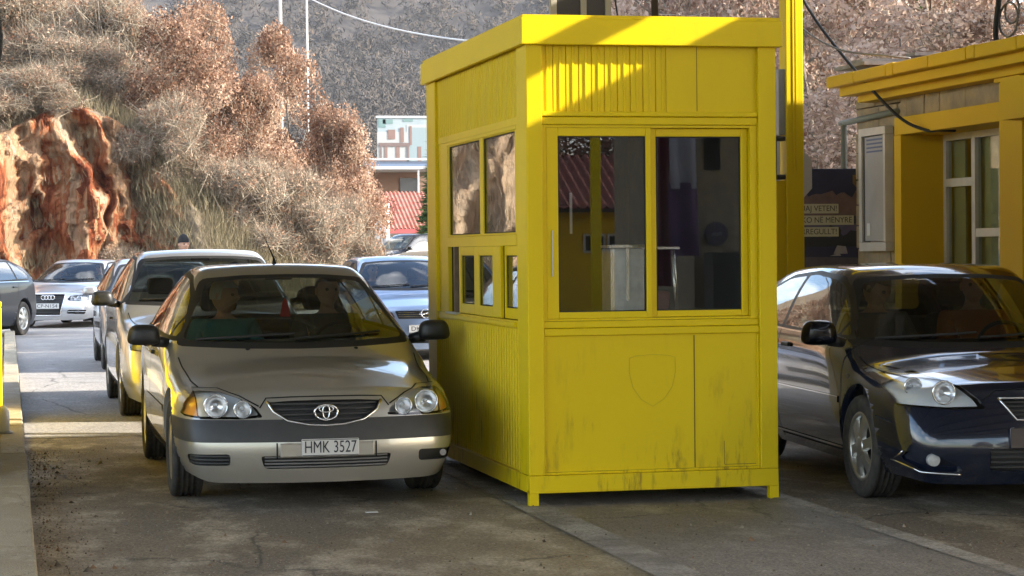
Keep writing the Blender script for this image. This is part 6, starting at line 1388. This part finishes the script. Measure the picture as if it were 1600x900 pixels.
    bm = bmesh.new(); bm.from_mesh(body.data); bmesh.ops.transform(b.bm, matrix=M_, verts=b.bm.verts); me = bpy.data.meshes.new('h'); b.bm.to_mesh(me); b.bm.free(); bm.from_mesh(me); bpy.data.meshes.remove(me); bm.to_mesh(body.data); bm.free()
    for p_ in body.data.polygons: p_.use_smooth = True
    body.location = loc; body.rotation_euler = (0, 0, rz); body.scale = (sc,)*3; tag(body, label, 'person', group)
    skin_body('jacket', cl, ce, cr, shirt, body); skin_body('trousers', tl, te, tr, trousers, body)
    sh_ = MB()
    for s in (-1, 1): sh_.ring([an(s)+Vector((0, .05, -.05)), an(s)+Vector((0, 0, -.04)), toe(s)], [.04, .05, .04], n=10)
    sh_.build('shoes', BLKP, body)
    # eyes
    b = MB()
    for s in (-1, 1): b.ico((s*.032, -.080, .010), .0125, 2)
    e_ = b.build('eyes', mat('eye_dark', (.09, .07, .06), .2), body); e_.matrix_local = M_
    # hair
    b = MB(); lo = -.05 if look == 'long' else .0
    def hh(u, v):
        th, ph = u*2*math.pi, math.pi/2-v*(1.75 if look == 'long' else 1.35); x, y, z = math.cos(ph)*math.sin(th), -math.cos(ph)*math.cos(th), math.sin(ph)
        fr = max(0, -y); k = 1.10+.04*math.sin(7*th+5*v)*v; z2 = z
        if fr > .35 and z < .55: z2 = .55+(z-.55)*.15                       # hairline above the brow
        if fr > .35 and z < .55: y = y*.94
        return (x*.076*k*(1.0 if z > 0 else 1.06), y*.096*k+.004, z2*.118*1.08)
    b.grid(hh, 32, 14); bmesh.ops.remove_doubles(b.bm, verts=b.bm.verts, dist=.0004); o = b.build('hair', hairc, body); o.matrix_local = M_
    if hat:
        b = MB(); b.grid(lambda u, v: (lambda th, ph: (math.cos(ph)*math.sin(th)*.088, -math.cos(ph)*math.cos(th)*.108+.004, max(.035, math.sin(ph)*.15+.02)))(u*2*math.pi, v*math.pi/2), 30, 12); o = b.build('knit_cap', hat, body); o.matrix_local = M_
    return body
def cloth(n_, c): return mat(n_, c, .9, var=.2, vscale=15)
BLUEJ = cloth('jeans_cloth', (.03, .04, .07)); DARKC = cloth('dark_cloth', (.02, .02, .022)); HG = cloth('grey_hair', (.55, .53, .50)); HB = cloth('brown_hair', (.05, .03, .018)); HW = cloth('fair_hair', (.22, .15, .08))
def in_car(car, x, y, z): 
    v = Matrix.Rotation(car.rotation_euler.z, 4, 'Z') @ Vector((x, y, z)); return (car.location.x+v.x, car.location.y+v.y, car.location.z+v.z)
person('passenger in a teal jacket with grey hair behind the silver saloon windscreen', in_car(tcar, -.36, 1.30, .56), 0, 'lap', cloth('teal_cloth', (.07, .25, .27)), DARKC, 1, HG, turn=R(55), look='long', group='people in the silver saloon')
person('driver in a dark jumper at the wheel of the silver saloon', in_car(tcar, .36, 1.32, .58), 0, 'sit', cloth('olive_cloth', (.06, .06, .045)), DARKC, 1, HB, turn=R(12), group='people in the silver saloon')
person('passenger with fair hair looking down in the dark hatchback', in_car(ncar, -.36, 1.10, .58), R(-5), 'lap', cloth('taupe_cloth', (.10, .09, .085)), DARKC, 1, HW, turn=R(38), nod=R(24), look='long')
person('driver in an orange jacket at the wheel of the dark hatchback', in_car(ncar, .36, 1.22, .58), R(-5), 'sit', cloth('orange_cloth', (.42, .13, .03)), DARKC, 1, HB, turn=R(-10))
person('passenger in the pale blue silver hatchback', in_car(ocar, -.36, 1.25, .58), 0, 'lap', DARKC, DARKC, 1, HB, turn=R(10))
drv = person('driver of the pale blue silver hatchback', in_car(ocar, .36, 1.25, .58), 0, 'sit', cloth('slate_cloth', (.05, .06, .09)), DARKC, 1, HB, turn=R(20))
b = MB(); b.box(-.1, .1, -.002, .002, -.07, .07, .0, Matrix.Rotation(R(35), 4, 'Y')); tag(b.build('paper_sheet', MATS['white_paper']), 'white sheet of paper held up in the pale blue silver hatchback', 'paper').location = in_car(ocar, .52, .86, 1.12)
person('driver in a light jacket inside the bright silver saloon', in_car(acar, .36, 1.32, .57), R(-19), 'sit', cloth('sand_cloth', (.3, .24, .18)), DARKC, 1, HB)
person('driver of the silver grey high roofed car', in_car(vcar, .36, 1.28, .64), 0, 'sit', DARKC, DARKC, 1, HB)
person('pedestrian in a black knit cap seen over the silver grey car roof', (2.76, 36, 0), R(8), 'walk', cloth('maroon_cloth', (.08, .03, .035)), BLUEJ, 1, HB, hat=cloth('black_knit', (.010, .010, .012)), turn=R(15), sc=1.03)
# red air freshener under the silver saloon's mirror
b = MB(); b.prism([(-.035, -.05), (.035, -.05), (.03, -.02), (.016, .05), (.0, .075), (-.016, .05), (-.03, -.02)], .006, Matrix.Rotation(R(90), 4, 'X')); fr_ = b.build('air_freshener', mat('red_felt', (.6, .02, .03), .7)); fr_.location = in_car(tcar, .0, .92, 1.13); tag(fr_, 'red air freshener hanging behind the silver saloon windscreen', 'air freshener')
b = MB(); b.ring([(0, -.003, .07), (0, .0, .16)], .0015, n=5); b.build('string', BLK, fr_)
# litter and pebbles on the lane
b = MB(); b.box(-.035, .035, -.02, .02, 0, .004, .0); tag(b.build('flat_litter', MATS['white_paper']), 'small white scrap lying under the silver saloon front', 'litter').location = (2.02, 12.6, .008)
